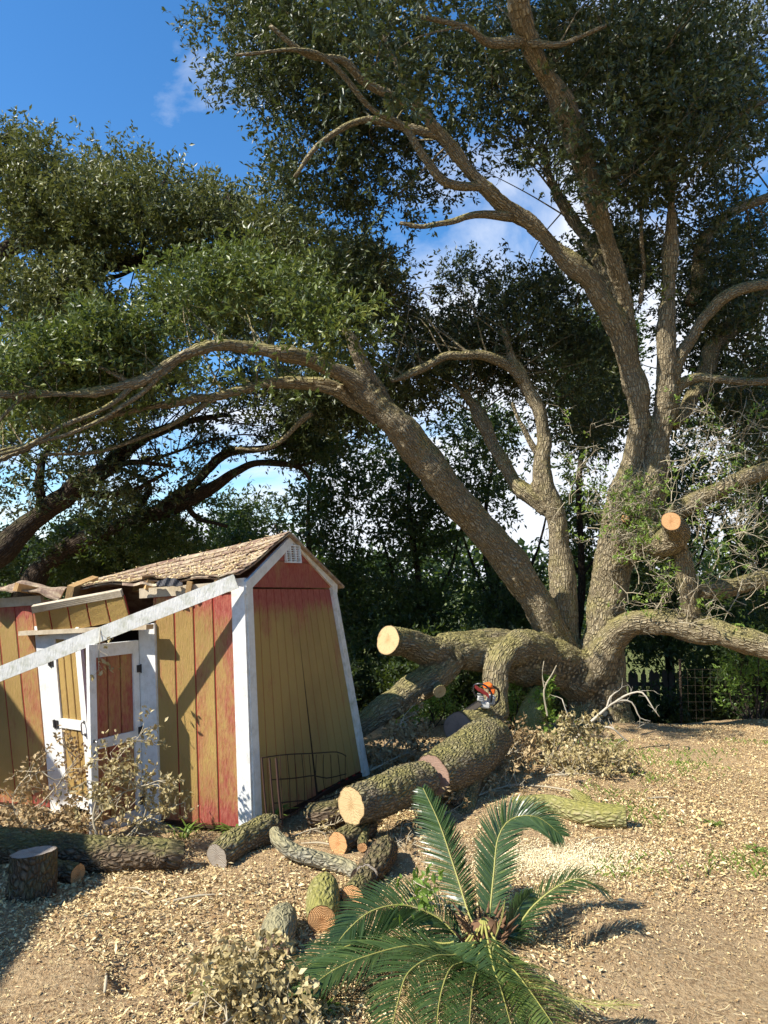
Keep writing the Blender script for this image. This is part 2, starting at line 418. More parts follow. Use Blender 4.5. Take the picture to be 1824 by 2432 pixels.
gx = grid_axis(-4.5, 6.5, .04, 400); gy = grid_axis(1.2, 10.5, .04, 400)
XX, YY = np.meshgrid(gx, gy); ZZ = ground_h(XX, YY)
V = np.stack([XX, YY, ZZ], -1).reshape(-1, 3); nx = len(gx)
i = np.arange(len(gy) - 1)[:, None]; j = np.arange(nx - 1)[None, :]
Q = np.stack([i * nx + j, i * nx + j + 1, (i + 1) * nx + j + 1, (i + 1) * nx + j], -1).reshape(-1, 4)
mb = MB(); mb.add(V, Q)
tag(mb.build('ground', M['ground'], smooth=True), kind='structure')

# ================================================================== HOUSE at the left, whose eave shades the corner of the yard
def house():
    wall = NB('stucco'); wm = wall.set((.55, .50, .42), .9, .1, wall.bump(wall.noise(wall.pos(), 60, 3), .004))
    rf = NB('house_roof').set((.14, .12, .11), .95, .1)
    t = thing('house', 'beige house with a grey gable roof left of the yard', 'house', (-9, 1, 0))
    m = MB(); m.box((-9, -1.3, 1.75), (6.6, 8.0, 3.5)); m.box((-9.2, 4.3, 1.5), (6.2, 3.2, 3.0)); m.build('wall', wm, t)
    m = MB()
    for sx, ya, yb, zz in ((1, -5.5, 2.95, 3.55), (-1, -5.5, 2.95, 3.55), (1, 4.05, 6.0, 3.08), (-1, 4.05, 6.0, 3.08)):
        x0, x1 = -9 + sx * 4.0, -9
        P = [(x0, ya, zz), (x0, yb, zz), (x1, yb, zz + 1.9), (x1, ya, zz + 1.9)]
        m.hexa(P + [(a, b_, c + .12) for a, b_, c in P])
    m.build('roof', rf, t)
house()

# ================================================================== SHED
def paint_mat():
    b = NB('weathered_red_paint'); r = b.attr('rnd').outputs['Fac']; p = b.pos()
    n = b.noise(b.scale(p, (1, 1, .45)), 5.5, 5, .6); n2 = b.noise(b.scale(p, (4, 4, 1)), 22, 4, .6); lf = b.noise(p, 1.6, 3)
    f = b.math('ADD', b.math('MULTIPLY', b.math('SUBTRACT', n, .5), 1.3), r)
    f = b.math('ADD', f, b.math('MULTIPLY', b.math('SUBTRACT', b.noise(b.scale(p, (1, 1, .35)), 48, 6, .75), .5), .9))
    f = b.ramp(f, [(.42, (0, 0, 0)), (.86, (1, 1, 1))])
    must = b.ramp(lf, [(.35, (.31, .20, .058)), (.6, (.43, .29, .085))])
    must = b.mix(b.ramp(n2, [(.4, (0, 0, 0)), (.75, (.6, .6, .6))]), must, (.42, .24, .10))
    red = b.mix(b.ramp(n2, [(.4, (0, 0, 0)), (.7, (1, 1, 1))]), (.30, .055, .040), (.42, .14, .095))
    c = b.mix(f, must, red)
    g = b.noise(b.scale(p, (1, 1, .16)), 120, 6, .75, .4)
    sp = b.ramp(b.noise(p, 130, 2), [(.70, (0, 0, 0)), (.74, (.5, .5, .5))])
    c = b.mix(sp, c, (.20, .05, .04))
    return b.set(c, .62, .35, b.bump(g, .008, 1.0))
M['paint'] = paint_mat()
b = NB('groove_red'); M['groove'] = b.set(b.mix(b.noise(b.pos(), 9, 3), (.22, .015, .015), (.34, .04, .03)), .8, .2)
def white_mat(name, base, dirt, amt=.5):
    b = NB(name); p = b.pos(); n = b.noise(p, 13, 6, .7); n2 = b.noise(p, 70, 4, .7)
    f = b.math('MULTIPLY', b.ramp(n, [(.45, (0, 0, 0)), (.72, (1, 1, 1))]), amt)
    c = b.mix(f, base, dirt)
    c = b.mix(b.ramp(n2, [(.66, (0, 0, 0)), (.74, (.5, .5, .5))]), c, tuple(x * .5 for x in dirt))
    return b.set(c, .6, .3, b.bump(b.noise(b.scale(p, (1, 1, .3)), 90, 4), .004, .8))
M['white'] = white_mat('white_paint', (.74, .74, .71), (.42, .39, .31), .55)
M['dirty_white'] = white_mat('dirty_white_paint', (.74, .72, .66), (.36, .36, .22), .75)
M['tan_wood'] = white_mat('tan_wood', (.50, .42, .30), (.28, .21, .13), .7)
M['lumber'] = white_mat('bare_lumber', (.55, .34, .14), (.25, .14, .06), .6)
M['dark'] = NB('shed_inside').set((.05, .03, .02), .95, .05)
M['rust'] = NB('rusty_iron').set((.045, .022, .015), .85, .3, metal=0.0)
M['black_iron'] = NB('black_iron').set((.02, .017, .016), .5, .5)
def shingle_mat():
    b = NB('asphalt_shingle'); r = b.attr('rnd').outputs['Fac']; p = b.pos()
    c = b.ramp(r, [(0, (.17, .095, .07)), (.5, (.28, .19, .135)), (1, (.40, .31, .22))])
    n = b.noise(p, 9, 6, .7); c = b.mix(b.ramp(n, [(.45, (0, 0, 0)), (.68, (.85, .85, .85))]), c, (.60, .50, .33))
    return b.set(c, .95, .1, b.bump(b.noise(p, 300, 2), .004))
M['shingle'] = shingle_mat()

A0 = G(598, 1978, 0.02); DF = np.array([-.96, .28, 0]); NF = np.array([-.28, -.96, 0])
B0 = G(872, 1838, 0.02)
def fH(t): return 1.655 - .075 * t
def fL(t): return np.interp(t, [0, .8, 1.5, 3.4], [.09, .10, .24, .42])
def fw(t, h, off=0.0):
    return A0 + t * DF + h * (fL(t) * DF + np.array([0, 0, fH(t)])) + off * NF
A1 = fw(0, 1); B1 = W(790, 1384, 6.48)
GD = (B0 - A0); GD /= np.linalg.norm(GD); NG = np.array([GD[1], -GD[0], 0]); NG /= np.linalg.norm(NG)
APEX = W(688, 1272, (A1[1] + B1[1]) / 2 - .02)
def gb(s, h, off=0.0, z=0.0):
    a = A0 + s * (B0 - A0); c = A1 + s * (B1 - A1)
    return a + h * (c - a) + off * NG + np.array([0, 0, z])

shed = thing('garden_shed', 'small red and mustard shed leaning and half collapsed, white trim, open double doors', 'shed', tuple(A0))
def plank(S, a0, a1, h0, h1, off, th, redf, name='siding_plank', parent=None, nseg=8, mat=None):
    g = .0045 if abs(a1 - a0) > .05 else 0
    w = a1 - a0; sg = 1 if w > 0 else -1
    prof = [(g, -th), (g, -.004), (g + .004, 0), (abs(w) - g - .004, 0), (abs(w) - g, -.004), (abs(w) - g, -th)]
    V, R_ = [], []
    for k in range(nseg + 1):
        h = h0 + (h1 - h0) * k / nseg
        for x, o in prof:
            V.append(S(a0 + sg * x, h, off + o)); R_.append(redf((a0 + a1) / 2, h))
    F_ = []
    for k in range(nseg):
        for j in range(6):
            F_.append((k * 6 + j, k * 6 + (j + 1) % 6, (k + 1) * 6 + (j + 1) % 6, (k + 1) * 6 + j))
    F_.append(tuple(range(5, -1, -1))); F_.append(tuple(range(nseg * 6, nseg * 6 + 6)))
    V = np.array(V); m = MB(); m.add(V, F_, rnd=R_)
    return m.build(name, mat or M['paint'], parent if parent is not None else shed, loc=V.mean(0))
def slab(S, a0, a1, h0, h1, o0, o1, name, mat, parent=None, n=4, label=None):
    V = []; 
    for k in range(n + 1):
        h = h0 + (h1 - h0) * k / n
        V += [S(a0, h, o0), S(a1, h, o0), S(a1, h, o1), S(a0, h, o1)]
    F_ = []
    for k in range(n):
        for j in range(4): F_.append((k * 4 + j, k * 4 + (j + 1) % 4, (k + 1) * 4 + (j + 1) % 4, (k + 1) * 4 + j))
    F_ += [(3, 2, 1, 0), (n * 4, n * 4 + 1, n * 4 + 2, n * 4 + 3)]
    V = np.array(V); m = MB(); m.add(V, F_); return m.build(name, mat, parent if parent is not None else shed, loc=V.mean(0), label=label)

def redF(t, h):
    r = .28 + .75 * max(0, (h - .86) / .14) + .6 * max(0, (.13 - h) / .13)
    if t < .38: r += .52 * (1 - t / .5)
    if 1.5 < t < 1.75: r += .25
    return r
def redG(s, h): return .26 + 1.3 * max(0, (h - .82) / .18) + .35 * max(0, (.15 - h) / .15) + .15 * (s > .85)
ts = [.085 + .15 * k for k in range(23)]
# backing sheet and interior
slab(fw, .02, .70, .0, .985, -.016, -.006, 'sheathing', M['groove'], n=12)
for k in range(7): slab(fw, 1.56 + .28 * k, 1.84 + .28 * k, .0, .985, -.016, -.006, 'sheathing', M['groove'], n=10)
for k in range(22):
    a, c = ts[k], ts[k + 1]
    if c <= .70: plank(fw, a, c, .012, .955, 0, .012, redF)
    elif a < .70: plank(fw, a, .70, .012, .955, 0, .012, redF)
    if a >= 1.55: plank(fw, a, c, .012, .955, 0, .012, redF)
    elif c > 1.56: plank(fw, 1.56, c, .012, .955, 0, .012, redF)
slab(fw, .085, .80, .957, 1.0, -.02, .012, 'frieze_board', M['tan_wood'])
slab(fw, 1.50, 3.4, .955, 1.0, -.02, .012, 'frieze_board', M['tan_wood'])
# corner boards
slab(fw, -.012, .085, 0.0, 1.01, -.02, .018, 'corner_board', M['white'])
slab(gb, .008, .058, 0.0, .985, -.01, .020, 'corner_board', M['white'])
slab(gb, .945, 1.0, 0.0, .985, -.01, .026, 'corner_board', M['dirty_white'])
# jambs and header
slab(fw, .68, .805, -.01, .845, -.02, .022, 'door_jamb', M['white'])
slab(fw, 1.455, 1.565, -.01, .855, -.02, .022, 'door_jamb', M['white'])
a = W(51, 1504, 5.50); c = W(354, 1489, 5.12)
d = (c - a); L_ = np.linalg.norm(d); d /= L_; up = np.array([0, 0, 1.0]); ou = np.cross(d, up); ou /= np.linalg.norm(ou)
m = MB(); P = [a - up * .016 - ou * .05, a - up * .016 + ou * .03, a + up * .016 + ou * .03, a + up * .016 - ou * .05]
m.hexa(P + [x + d * L_ for x in P]); m.build('door_header', M['tan_wood'], shed)
# loose panel that has popped out above the doors
TL, TR, BR, BL = W(78, 1441, 5.30), W(290, 1402, 5.14), W(309, 1470, 5.18), W(90, 1512, 5.44)
LN = np.cross(TR - TL, BL - TL); LN /= np.linalg.norm(LN); LN *= -np.sign(LN[1])
def lp(s, h, off=0.0): return (BL * (1 - s) + BR * s) * (1 - h) + (TL * (1 - s) + TR * s) * h + off * LN
for k in range(6): plank(lp, k / 6 + 1e-4, (k + 1) / 6, 0, .80, 0, .012, lambda t, h: .32) if False else None
wl = np.linalg.norm(TR - TL)
def lpm(a_, h, off=0.0): return lp(a_ / wl, h, off)
e = [0, .12, .27, .42, .57, wl]
e = [x for x in e if x < wl - .05] + [wl]
for k in range(len(e) - 1): plank(lpm, e[k], e[k + 1], 0, .80, 0, .012, lambda t, h: .30, nseg=3)
slab(lpm, 0, wl, 0, .80, -.016, -.006, 'sheathing', M['groove'])
slab(lpm, -.01, wl * .985, .80, 1.02, -.022, .006, 'frieze_board', M['tan_wood'])
# inside: back wall, floor, left end
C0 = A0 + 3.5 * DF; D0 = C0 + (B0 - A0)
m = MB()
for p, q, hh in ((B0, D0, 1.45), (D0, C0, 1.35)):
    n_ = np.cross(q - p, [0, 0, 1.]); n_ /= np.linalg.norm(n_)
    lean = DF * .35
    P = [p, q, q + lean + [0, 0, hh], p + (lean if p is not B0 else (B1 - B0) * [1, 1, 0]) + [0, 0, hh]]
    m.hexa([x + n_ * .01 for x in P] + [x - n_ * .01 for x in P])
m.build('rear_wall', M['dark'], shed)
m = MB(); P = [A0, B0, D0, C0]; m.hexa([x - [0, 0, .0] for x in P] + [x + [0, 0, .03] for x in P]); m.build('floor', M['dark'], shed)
# gable wall planks, parted either side of the crack
for k in range(13):
    s_ = .058 + (.945 - .058) * k / 12
    slab(gb, s_ - .012, s_ + .012, .01, .96, -.016, -.006, 'groove', M['groove'], n=8)
for k in range(12): slab(gb, .058 + .0739 * k, .058 + .0739 * (k + 1), .01, .96, -.030, -.020, 'sheathing', M['dark'], n=8)
gl = np.linalg.norm(B0 - A0); n = 12; s0, s1 = .058, .945
for k in range(n):
    a_, c_ = s0 + (s1 - s0) * k / n, s0 + (s1 - s0) * (k + 1) / n
    def S(a_m, h, off=0.0, k=k):
        s = a_m / gl
        if k >= 6: s = s + .020 * max(0, .72 - h)       # right half has swung away at the foot
        return gb(s, h, off)
    plank(S, a_ * gl, c_ * gl, .02 if k < 6 else .03, .965, 0, .012, lambda t, h: redG(t / gl, h))
# dark strip painting the shade inside the gap: crack
def crack_shade(s, h, off=0.0): return gb(.498 + s * (.004 + .022 * max(0, .74 - h)), h, off)
slab(crack_shade, 0, 1, .02, .74, -.0058, -.0035, 'crack_shade', M['dark'])
# gable panels above the seam
mid = (A1 + B1) / 2; rise = APEX[2] - mid[2]
def gt(s, z, off=0.0):
    q = A1 + s * (B1 - A1); return q + np.array([0, 0, z]) + off * NG + (APEX - mid) * [1, 1, 0] * (z / rise)
def rake(s): return rise * (1 - abs(s - .5) / .5)
sp = .42
m = MB(); n = 8; V = []; R_ = []
def poly_panel(pts, off, th, name, rv):
    V = [gt(s, z, off) for s, z in pts] + [gt(s, z, off - th) for s, z in pts]; k = len(pts)
    F_ = [tuple(range(k)), tuple(range(2 * k - 1, k - 1, -1))] + [(i, k + i, k + (i + 1) % k, (i + 1) % k) for i in range(k)]
    V = np.array(V); m = MB(); m.add(V, F_, rnd=rv)
    o = m.build(name, M['paint'], shed, loc=V.mean(0)); return o
zs = -.045
poly_panel([(.01, zs), (.99, zs), (.99, .0), (1 - sp / 2, rise * sp), (sp / 2, rise * sp), (.01, .0)], .012, .02, 'gable_panel', [.95] * 2 + [.9] * 10)
poly_panel([(sp / 2, rise * sp + .004), (1 - sp / 2, rise * sp + .004), (.5, rise)], .014, .02, 'gable_panel', [1.1] * 6)
for sgn in (0, 1):
    a_ = gt(-.015 if not sgn else 1.015, -.01, .02); c_ = gt(.5, rise + .015, .02)
    dn = np.array([0, 0, -.085 if not sgn else -.075])
    P = [a_, c_, c_ + dn, a_ + dn]
    m = MB(); m.hexa([x + NG * .018 for x in P] + [x - NG * .005 for x in P] if sgn else [x + NG * .017 for x in P] + [x - NG * .005 for x in P])
    m.build('rake_board', M['white' if not sgn else 'dirty_white'], shed)
# vent
vc = gt(.475, rise * .60, .03)
vent = MB(); vw, vh = .105, .125
def vp(x, z, o): return vc + GD * x + np.array([-.04 * z * 0 - z * .10, 0, z]) + NG * o
def vbox(mm, x0, x1, z0, z1, o0, o1):
    P = [vp(x0, z0, o1), vp(x1, z0, o1), vp(x1, z1, o1), vp(x0, z1, o1)]; mm.hexa(P + [vp(x0, z0, o0), vp(x1, z0, o0), vp(x1, z1, o0), vp(x0, z1, o0)])
for x0, x1, z0, z1 in ((-vw, vw, -vh / 2 - .008, -vh / 2 + .004), (-vw, vw, vh / 2 - .004, vh / 2 + .008), (-vw, -vw + .016, -vh / 2, vh / 2), (vw - .016, vw, -vh / 2, vh / 2), (-.04, -.03, -vh / 2, vh / 2), (.03, .04, -vh / 2, vh / 2)):
    vbox(vent, x0, x1, z0, z1, -.01, .014)
vo = vent.build('vent', M['white'], shed)
for c0_, c1_ in ((-vw + .016, -.04), (-.03, .03), (.04, vw - .016)):
    for q in range(6):
        z = -vh / 2 + .012 + q * .018; mm = MB(); vbox(mm, c0_, c1_, z, z + .008, -.008, .006)
        mm.build('louvre', M['dirty_white'], vo)
# roof
rid = [(0, W(690, 1263, 5.62)), (.25, W(560, 1296, 5.95)), (.5, W(400, 1331, 6.15)), (.78, W(236, 1374, 6.35)), (1, W(165, 1391, 6.45))]
eav = [(0, W(568, 1364, 4.98)), (.25, W(500, 1372, 5.10)), (.5, W(388, 1379, 5.22)), (.78, W(290, 1384, 5.35)), (1, W(180, 1396, 5.6))]
def inter(T, u):
    xs = [k for k, _ in T]; return np.array([np.interp(u, xs, [p[j] for _, p in T]) for j in range(3)])
def roof(u, v, off=0.0):
    a, c = inter(rid, u), inter(eav, u); p = a * (1 - v) + c * v
    n_ = np.array([-.12, -.42, .9]); sag = -.05 * math.sin(math.pi * min(1, max(0, u))) * math.sin(math.pi * v)
    w = .012 * math.sin(u * 23 + v * 7) * v
    return p + (off + sag + w) * n_ / np.linalg.norm(n_)
def sheet(S, nu, nv, u0, u1, v0, v1, th, name, mat, parent, jit=0.0):
    V = []
    for o in (0, -th):
        for i in range(nu + 1):
            for j in range(nv + 1): V.append(S(u0 + (u1 - u0) * i / nu, v0 + (v1 - v0) * j / nv, o))
    k = (nu + 1) * (nv + 1); idx = lambda i, j, l=0: l * k + i * (nv + 1) + j
    F_ = []
    for i in range(nu):
        for j in range(nv): F_ += [(idx(i, j), idx(i, j + 1), idx(i + 1, j + 1), idx(i + 1, j)), (idx(i, j, 1), idx(i + 1, j, 1), idx(i + 1, j + 1, 1), idx(i, j + 1, 1))]
    for i in range(nu): F_ += [(idx(i, 0), idx(i + 1, 0), idx(i + 1, 0, 1), idx(i, 0, 1)), (idx(i, nv), idx(i, nv, 1), idx(i + 1, nv, 1), idx(i + 1, nv))]
    for j in range(nv): F_ += [(idx(0, j), idx(0, j, 1), idx(0, j + 1, 1), idx(0, j + 1)), (idx(nu, j), idx(nu, j + 1), idx(nu, j + 1, 1), idx(nu, j, 1))]
    m = MB(); m.add(np.array(V), F_); return m.build(name, mat, parent)
rf = sheet(roof, 24, 8, 0, 1, 0, 1, .012, 'roof', M['shingle'], shed)
rr = random.Random(3)
nrow, ncol = 9, 11
for i in range(nrow):
    v0, v1 = i / nrow, (i + 1) / nrow + .012
    offu = (i % 2) * .5 / ncol
    for j in range(-1, ncol):
        u0 = max(0, j / ncol + offu + .0012); u1 = min(1, (j + 1) / ncol + offu - .0012)
        if u1 - u0 < .01: continue
        if rr.random() < .03: continue
        lift = .007 + rr.random() * .006 + (.03 * rr.random() if (i == nrow - 1 and .35 < u0 < .6) else 0); V = []
        for (u, v, o) in ((u0, v0, .002), (u1, v0, .002), (u1, v1, lift), (u0, v1, lift + rr.random() * .004)): V.append(roof(u, v, o + .005))
        for (u, v, o) in ((u0, v0, -.001), (u1, v0, -.001), (u1, v1, lift - .005), (u0, v1, lift - .005)): V.append(roof(u, v, o + .004))
        V = np.array(V); m = MB(); m.hexa(V, rnd=min(1, max(0, rr.gauss(.5, .25)))); m.build('shingle', M['shingle'], rf, loc=V.mean(0))
# far slope (seen only at its edge)
def roof2(u, v, off=0.0):
    a = inter(rid, u); q = B1 + (A1 - A0) * 0 + np.array([.10, .08, -.03]); e2 = q + DF * (u * 2.6) + np.array([0, 0, -.45 * u]); p = a * (1 - v) + e2 * v; return p + np.array([.1, .3, .9]) * off
sheet(roof2, 8, 4, 0, 1, 0, 1, .02, 'roof', M['shingle'], shed)
# torn pieces of roof at the left
BS = [W(-60, 1400, 6.1), W(0, 1393, 6.0), W(45, 1380, 5.9), W(100, 1388, 5.85), W(160, 1395, 5.8)]
BE = [W(-60, 1420, 5.5), W(0, 1402, 5.5), W(32, 1399, 5.45), W(92, 1408, 5.4), W(138, 1421, 5.35)]
def torn(u, v, off=0.0):
    x = u * 4; i = min(3, int(x)); f = x - i
    a = BS[i] * (1 - f) + BS[i + 1] * f; c = BE[i] * (1 - f) + BE[i + 1] * f; p = a * (1 - v) + c * v
    return p + np.array([0, -.2, .9]) * (off + .012 * math.sin(u * 13 + v * 5) + .004 * math.sin(u * 33 + 2))
sheet(torn, 26, 5, 0, 1, 0, 1, .012, 'torn_roof_edge', M['shingle'], shed)
def flap(u, v, off=0.0):
    p = W(372 + 62 * u, 1384 - 12 * math.sin(u * 3.14) * (1 - v) + 8 * v, 5.14 - .04 * v)
    return p + np.array([0, -1, .3]) * (.010 * math.sin(u * 19 + v * 3) + off)
sheet(flap, 22, 3, 0, 1, 0, 1, .006, 'torn_roof_edge', NB('tar_paper').set((.05, .045, .045), .6, .4), shed)
def flap2(u, v, off=0.0):
    p = W(290 + 90 * u, 1384 + 2 * math.sin(u * 9) + 6 * v, 5.20 - .03 * v); return p + np.array([0, -1, .3]) * (.012 * math.sin(u * 14) + off)
sheet(flap2, 14, 2, 0, 1, 0, 1, .006, 'torn_roof_edge', M['shingle'], shed)
# exposed rafters
for px, py, w_, h_, Y in ((163, 1396, .05, .10, 5.45), (312, 1394, .05, .07, 5.25), (437, 1393, .035, .08, 5.13), (41, 1404, .03, .06, 5.4), (505, 1388, .04, .05, 5.1)):
    c_ = W(px, py, Y); m = MB(); Mr = Matrix.Rotation(rr.uniform(-.3, .3) + .25, 3, 'Z') @ Matrix.Rotation(rr.uniform(-.15, .25), 3, 'X') @ Matrix.Rotation(rr.uniform(-.3, .3), 3, 'Y')
    m.box(c_ + np.array([0, .25, 0]), (w_, .55, h_), Mr); m.build('rafter', M['lumber'], shed)

# doors
def door(hinge_t, ang, width, z0h, z1h, side, label, redv):
    """hinge at fw(hinge_t); side=+1 leaf extends to the left of the hinge, -1 to the right"""
    base = fw(hinge_t, 0, .022); top = fw(hinge_t, z1h, .022)
    d0 = DF * side
    ca, sa = math.cos(ang), math.sin(ang); d = np.array([d0[0] * ca - d0[1] * sa, d0[0] * sa + d0[1] * ca, 0])
    n_ = np.array([NF[0] * ca - NF[1] * sa, NF[0] * sa + NF[1] * ca, 0])
    up = top - base
    def S(a, h, off=0.0): return base + a * d + h * up + off * n_
    fr = MB()
    def bar(a0, a1, h0, h1, o0=-.02, o1=.008, m_=None):
        P = [S(a0, h0, o1), S(a1, h0, o1), S(a1, h1, o1), S(a0, h1, o1), S(a0, h0, o0), S(a1, h0, o0), S(a1, h1, o0), S(a0, h1, o0)]
        if m_ is None: fr.hexa(P)
        else: m_.hexa(P)
    g = .006
    bar(g, .058, z0h, 1); bar(width - .055, width, z0h, 1, -.02, .0085)
    bar(.055, width - .05, .93, .999, -.018, .0075); bar(.055, width - .05, .455, .505, -.018, .0075); bar(.055, width - .05, z0h, z0h + .06, -.018, .0075)
    dr = fr.build('door', M['white'], shed, label=label)
    kk = 3; a_, c_ = .05, width - .05
    for q in range(kk): plank(S, a_ + (c_ - a_) * q / kk, a_ + (c_ - a_) * (q + 1) / kk, z0h + .02, .96, -.006, .010, lambda t, h: redv(h), name='door_plank', parent=dr)
    m = MB(); bar(.04, width - .04, z0h + .01, .97, -.022, -.0165, m); m.build('sheathing', M['groove'], dr)
    for h in (.84, .50, .12) if side > 0 else (.47, .80):
        m = MB(); bar(-.022, .030, h - .018, h + .022, .0085, .016, m); i_ = m.tube([S(-.0, h - .022, .018), S(-.0, h + .026, .018)], [.005, .005], 8, .1); m.build('hinge', M['black_iron'], dr)
    hp = [S(width - .028, .50, .008), S(width - .028, .50, .032), S(width - .028, .47, .036), S(width - .028, .44, .032), S(width - .028, .44, .008)]
    m = MB(); m.tube(hp, [.005] * 5, 6, .02); bar(width - .037, width - .019, .495, .510, .0088, .012, m); bar(width - .037, width - .019, .430, .445, .0088, .012, m); m.build('handle', NB('door_handle').set((.25, .25, .24), .4, .5, metal=.6), dr)
    return S, width
door(.808, R(78), .43, .02, .775, 1, 'right door leaf swung far outward, its face in shade', lambda h: .70)
door(1.452, R(-12), .33, .05, .855, -1, 'left door leaf standing nearly closed, yellowed and sunlit', lambda h: .22)

# fallen board
a, c = W(561, 1380, 4.985), W(-60, 1624, 4.93)
d = (c - a); L_ = np.linalg.norm(d); d /= L_; ou = np.array([-.05, -1, 0.0]); up = np.cross(d, ou); up /= np.linalg.norm(up); up *= np.sign(up[2]); ou = np.cross(up, d); ou /= np.linalg.norm(ou)
m = MB(); w_ = .048; P = [a - up * w_ - ou * .01, a - up * w_ + ou * .01, a + up * w_ + ou * .01, a + up * w_ - ou * .01]
N_ = 10; VV = []
for k in range(N_ + 1):
    sg = -.05 * math.sin(math.pi * k / N_); VV += [x + d * L_ * k / N_ + np.array([0, 0, sg * .0]) for x in P]
F_ = [(k * 4 + j, k * 4 + (j + 1) % 4, (k + 1) * 4 + (j + 1) % 4, (k + 1) * 4 + j) for k in range(N_) for j in range(4)] + [(3, 2, 1, 0), (N_ * 4, N_ * 4 + 1, N_ * 4 + 2, N_ * 4 + 3)]
m.add(np.array(VV), F_)
bo = m.build('trim_board', M['dirty_white']); tag(bo, 'long white trim board torn off and hanging diagonally across the shed front', 'board')

# ================================================================== LOGS
def cut_disc(ring, centre, nrm, mat, parent, name='cut_face', out=.002, rad=None):
    ring = np.asarray(ring) + nrm * out; centre = centre + nrm * out; n = len(ring)
    a = np.cross(nrm, [0, 0, 1.0]); 
    if np.linalg.norm(a) < .1: a = np.array([1., 0, 0])
    a /= np.linalg.norm(a); b_ = np.cross(nrm, a)
    V = [centre]; Rn = [0]
    for f in (.35, .7, .96, 1.0):
        V += list(centre + (ring - centre) * f); Rn += [f] * n
    V = np.array(V); F_ = [(0, 1 + i, 1 + (i + 1) % n) for i in range(n)]
    for k in range(3):
        for i in range(n): F_.append((1 + k * n + i, 1 + (k + 1) * n + i, 1 + (k + 1) * n + (i + 1) % n, 1 + k * n + (i + 1) % n))
    d = V - centre; A = np.stack([d @ a, d @ b_, d @ nrm], -1) + np.array([.006, .01, 0])
    m = MB(); m.add(V, F_, A, Rn); return m.build(name, mat, parent, loc=centre)

LOGN = [0]
def log(label, pts, radii, mat, cuts=(None, None), name='log', group='cut oak logs and limbs on the ground', disp=.008, sides=64, step=.012, extra=None, cat='log'):
    LOGN[0] += 1
    pts = np.asarray(pts, float)
    t = thing(name, label, cat, pts[0], group)
    m = MB(); V, Fq, A, info = tube(pts, radii, sides, step, disp, seed=LOGN[0] * 7, cap=False)
    m.add(V, Fq, A)
    if extra:
        for ep, er in extra: m.tube(ep, er, 28, .02, disp * .7, seed=LOGN[0] * 7 + 3, cap=True)
    for ring, k in ((info['first'], 0), (info['last'], -1)):
        if cuts[k] is None:
            c_ = ring.mean(0); n = len(ring); m.add(np.vstack([ring, c_]), [(i, (i + 1) % n, n) for i in range(n)])
    m.build('bark', mat, t, smooth=True)
    if cuts[0] is not None: cut_disc(info['first'], info['C'][0], -info['T'][0], cuts[0], t)
    if cuts[1] is not None: cut_disc(info['last'], info['C'][-1], info['T'][-1], cuts[1], t)
    return t, info
def PW(*a): return [W(px, py, Y) for px, py, Y, w in a], [WR(px, py, Y, w) for px, py, Y, w in a]
def LG(*a):                     # (px, py of the axis, width in px, lift in metres): lies on the ground
    P_, R_ = [], []
    for px, py, w, lift in a:
        r_ = .05
        for _ in range(6):
            q = G(px, py, r_ * .9 + lift); q = G(px, py, r_ * .9 + lift + gz(q[0], q[1])); r_ = WR(px, py, q[1], w)
        P_.append(q); R_.append(r_)
    return P_, R_
def PG(*a):                     # (px, py of the underside on the ground, radius in metres)
    out = []
    for px, py, r in a:
        p = G(px, py); out.append(np.array([p[0], p[1], gz(p[0], p[1]) + r * .85]))
    return out, [r for _, _, r in a]
FR, OR, GY, RD = M['cut_fresh'], M['cut_orange'], M['cut_grey'], M['cut_red']
p, r = PW((834, 1914, 4.82, 86), (900, 1893, 5.02, 92), (960, 1865, 5.27, 90), (1010, 1852, 5.45, 84))
log('thick mossy log by the palm with a large pale fresh cut face towards the shed', p, r, M['log_bark'], (FR, None), disp=.011)
p, r = PW((1026, 1842, 5.52, 94), (1080, 1815, 5.75, 114), (1130, 1780, 6.0, 116), (1172, 1748, 6.3, 94))
e1, e2 = PW((1115, 1840, 5.85, 60), (1112, 1890, 5.7, 46), (1106, 1950, 5.5, 48))
e3, e4 = PW((1100, 1860, 5.75, 30), (1085, 1893, 5.6, 28), (1080, 1900, 5.55, 28))
log('thickest log, propped on a stub, its grey cut half hidden behind the pale log', p, r, M['log_bark'], (RD, None), disp=.011, extra=[(e1, e2), (e3, e4)])
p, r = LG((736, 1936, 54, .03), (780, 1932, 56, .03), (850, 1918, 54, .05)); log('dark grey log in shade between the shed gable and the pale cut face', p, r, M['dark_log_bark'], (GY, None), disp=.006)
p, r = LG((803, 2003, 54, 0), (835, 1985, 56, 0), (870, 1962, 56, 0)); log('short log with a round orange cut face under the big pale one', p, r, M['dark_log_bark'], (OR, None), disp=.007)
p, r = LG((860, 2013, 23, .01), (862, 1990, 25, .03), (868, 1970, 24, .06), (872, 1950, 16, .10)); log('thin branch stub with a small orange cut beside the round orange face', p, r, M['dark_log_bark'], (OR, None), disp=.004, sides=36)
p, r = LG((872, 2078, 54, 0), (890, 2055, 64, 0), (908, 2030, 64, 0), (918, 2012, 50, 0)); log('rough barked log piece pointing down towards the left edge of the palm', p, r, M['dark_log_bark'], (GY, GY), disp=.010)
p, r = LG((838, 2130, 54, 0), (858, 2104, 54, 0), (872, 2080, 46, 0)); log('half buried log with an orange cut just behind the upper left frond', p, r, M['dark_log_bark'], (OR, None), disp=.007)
p, r = LG((764, 2184, 66, 0), (766, 2155, 78, 0), (768, 2120, 74, 0), (772, 2100, 54, 0)); log('half buried log with a bright orange cut face beside the frond tips', p, r, M['mossy_bark'], (OR, None), disp=.005)
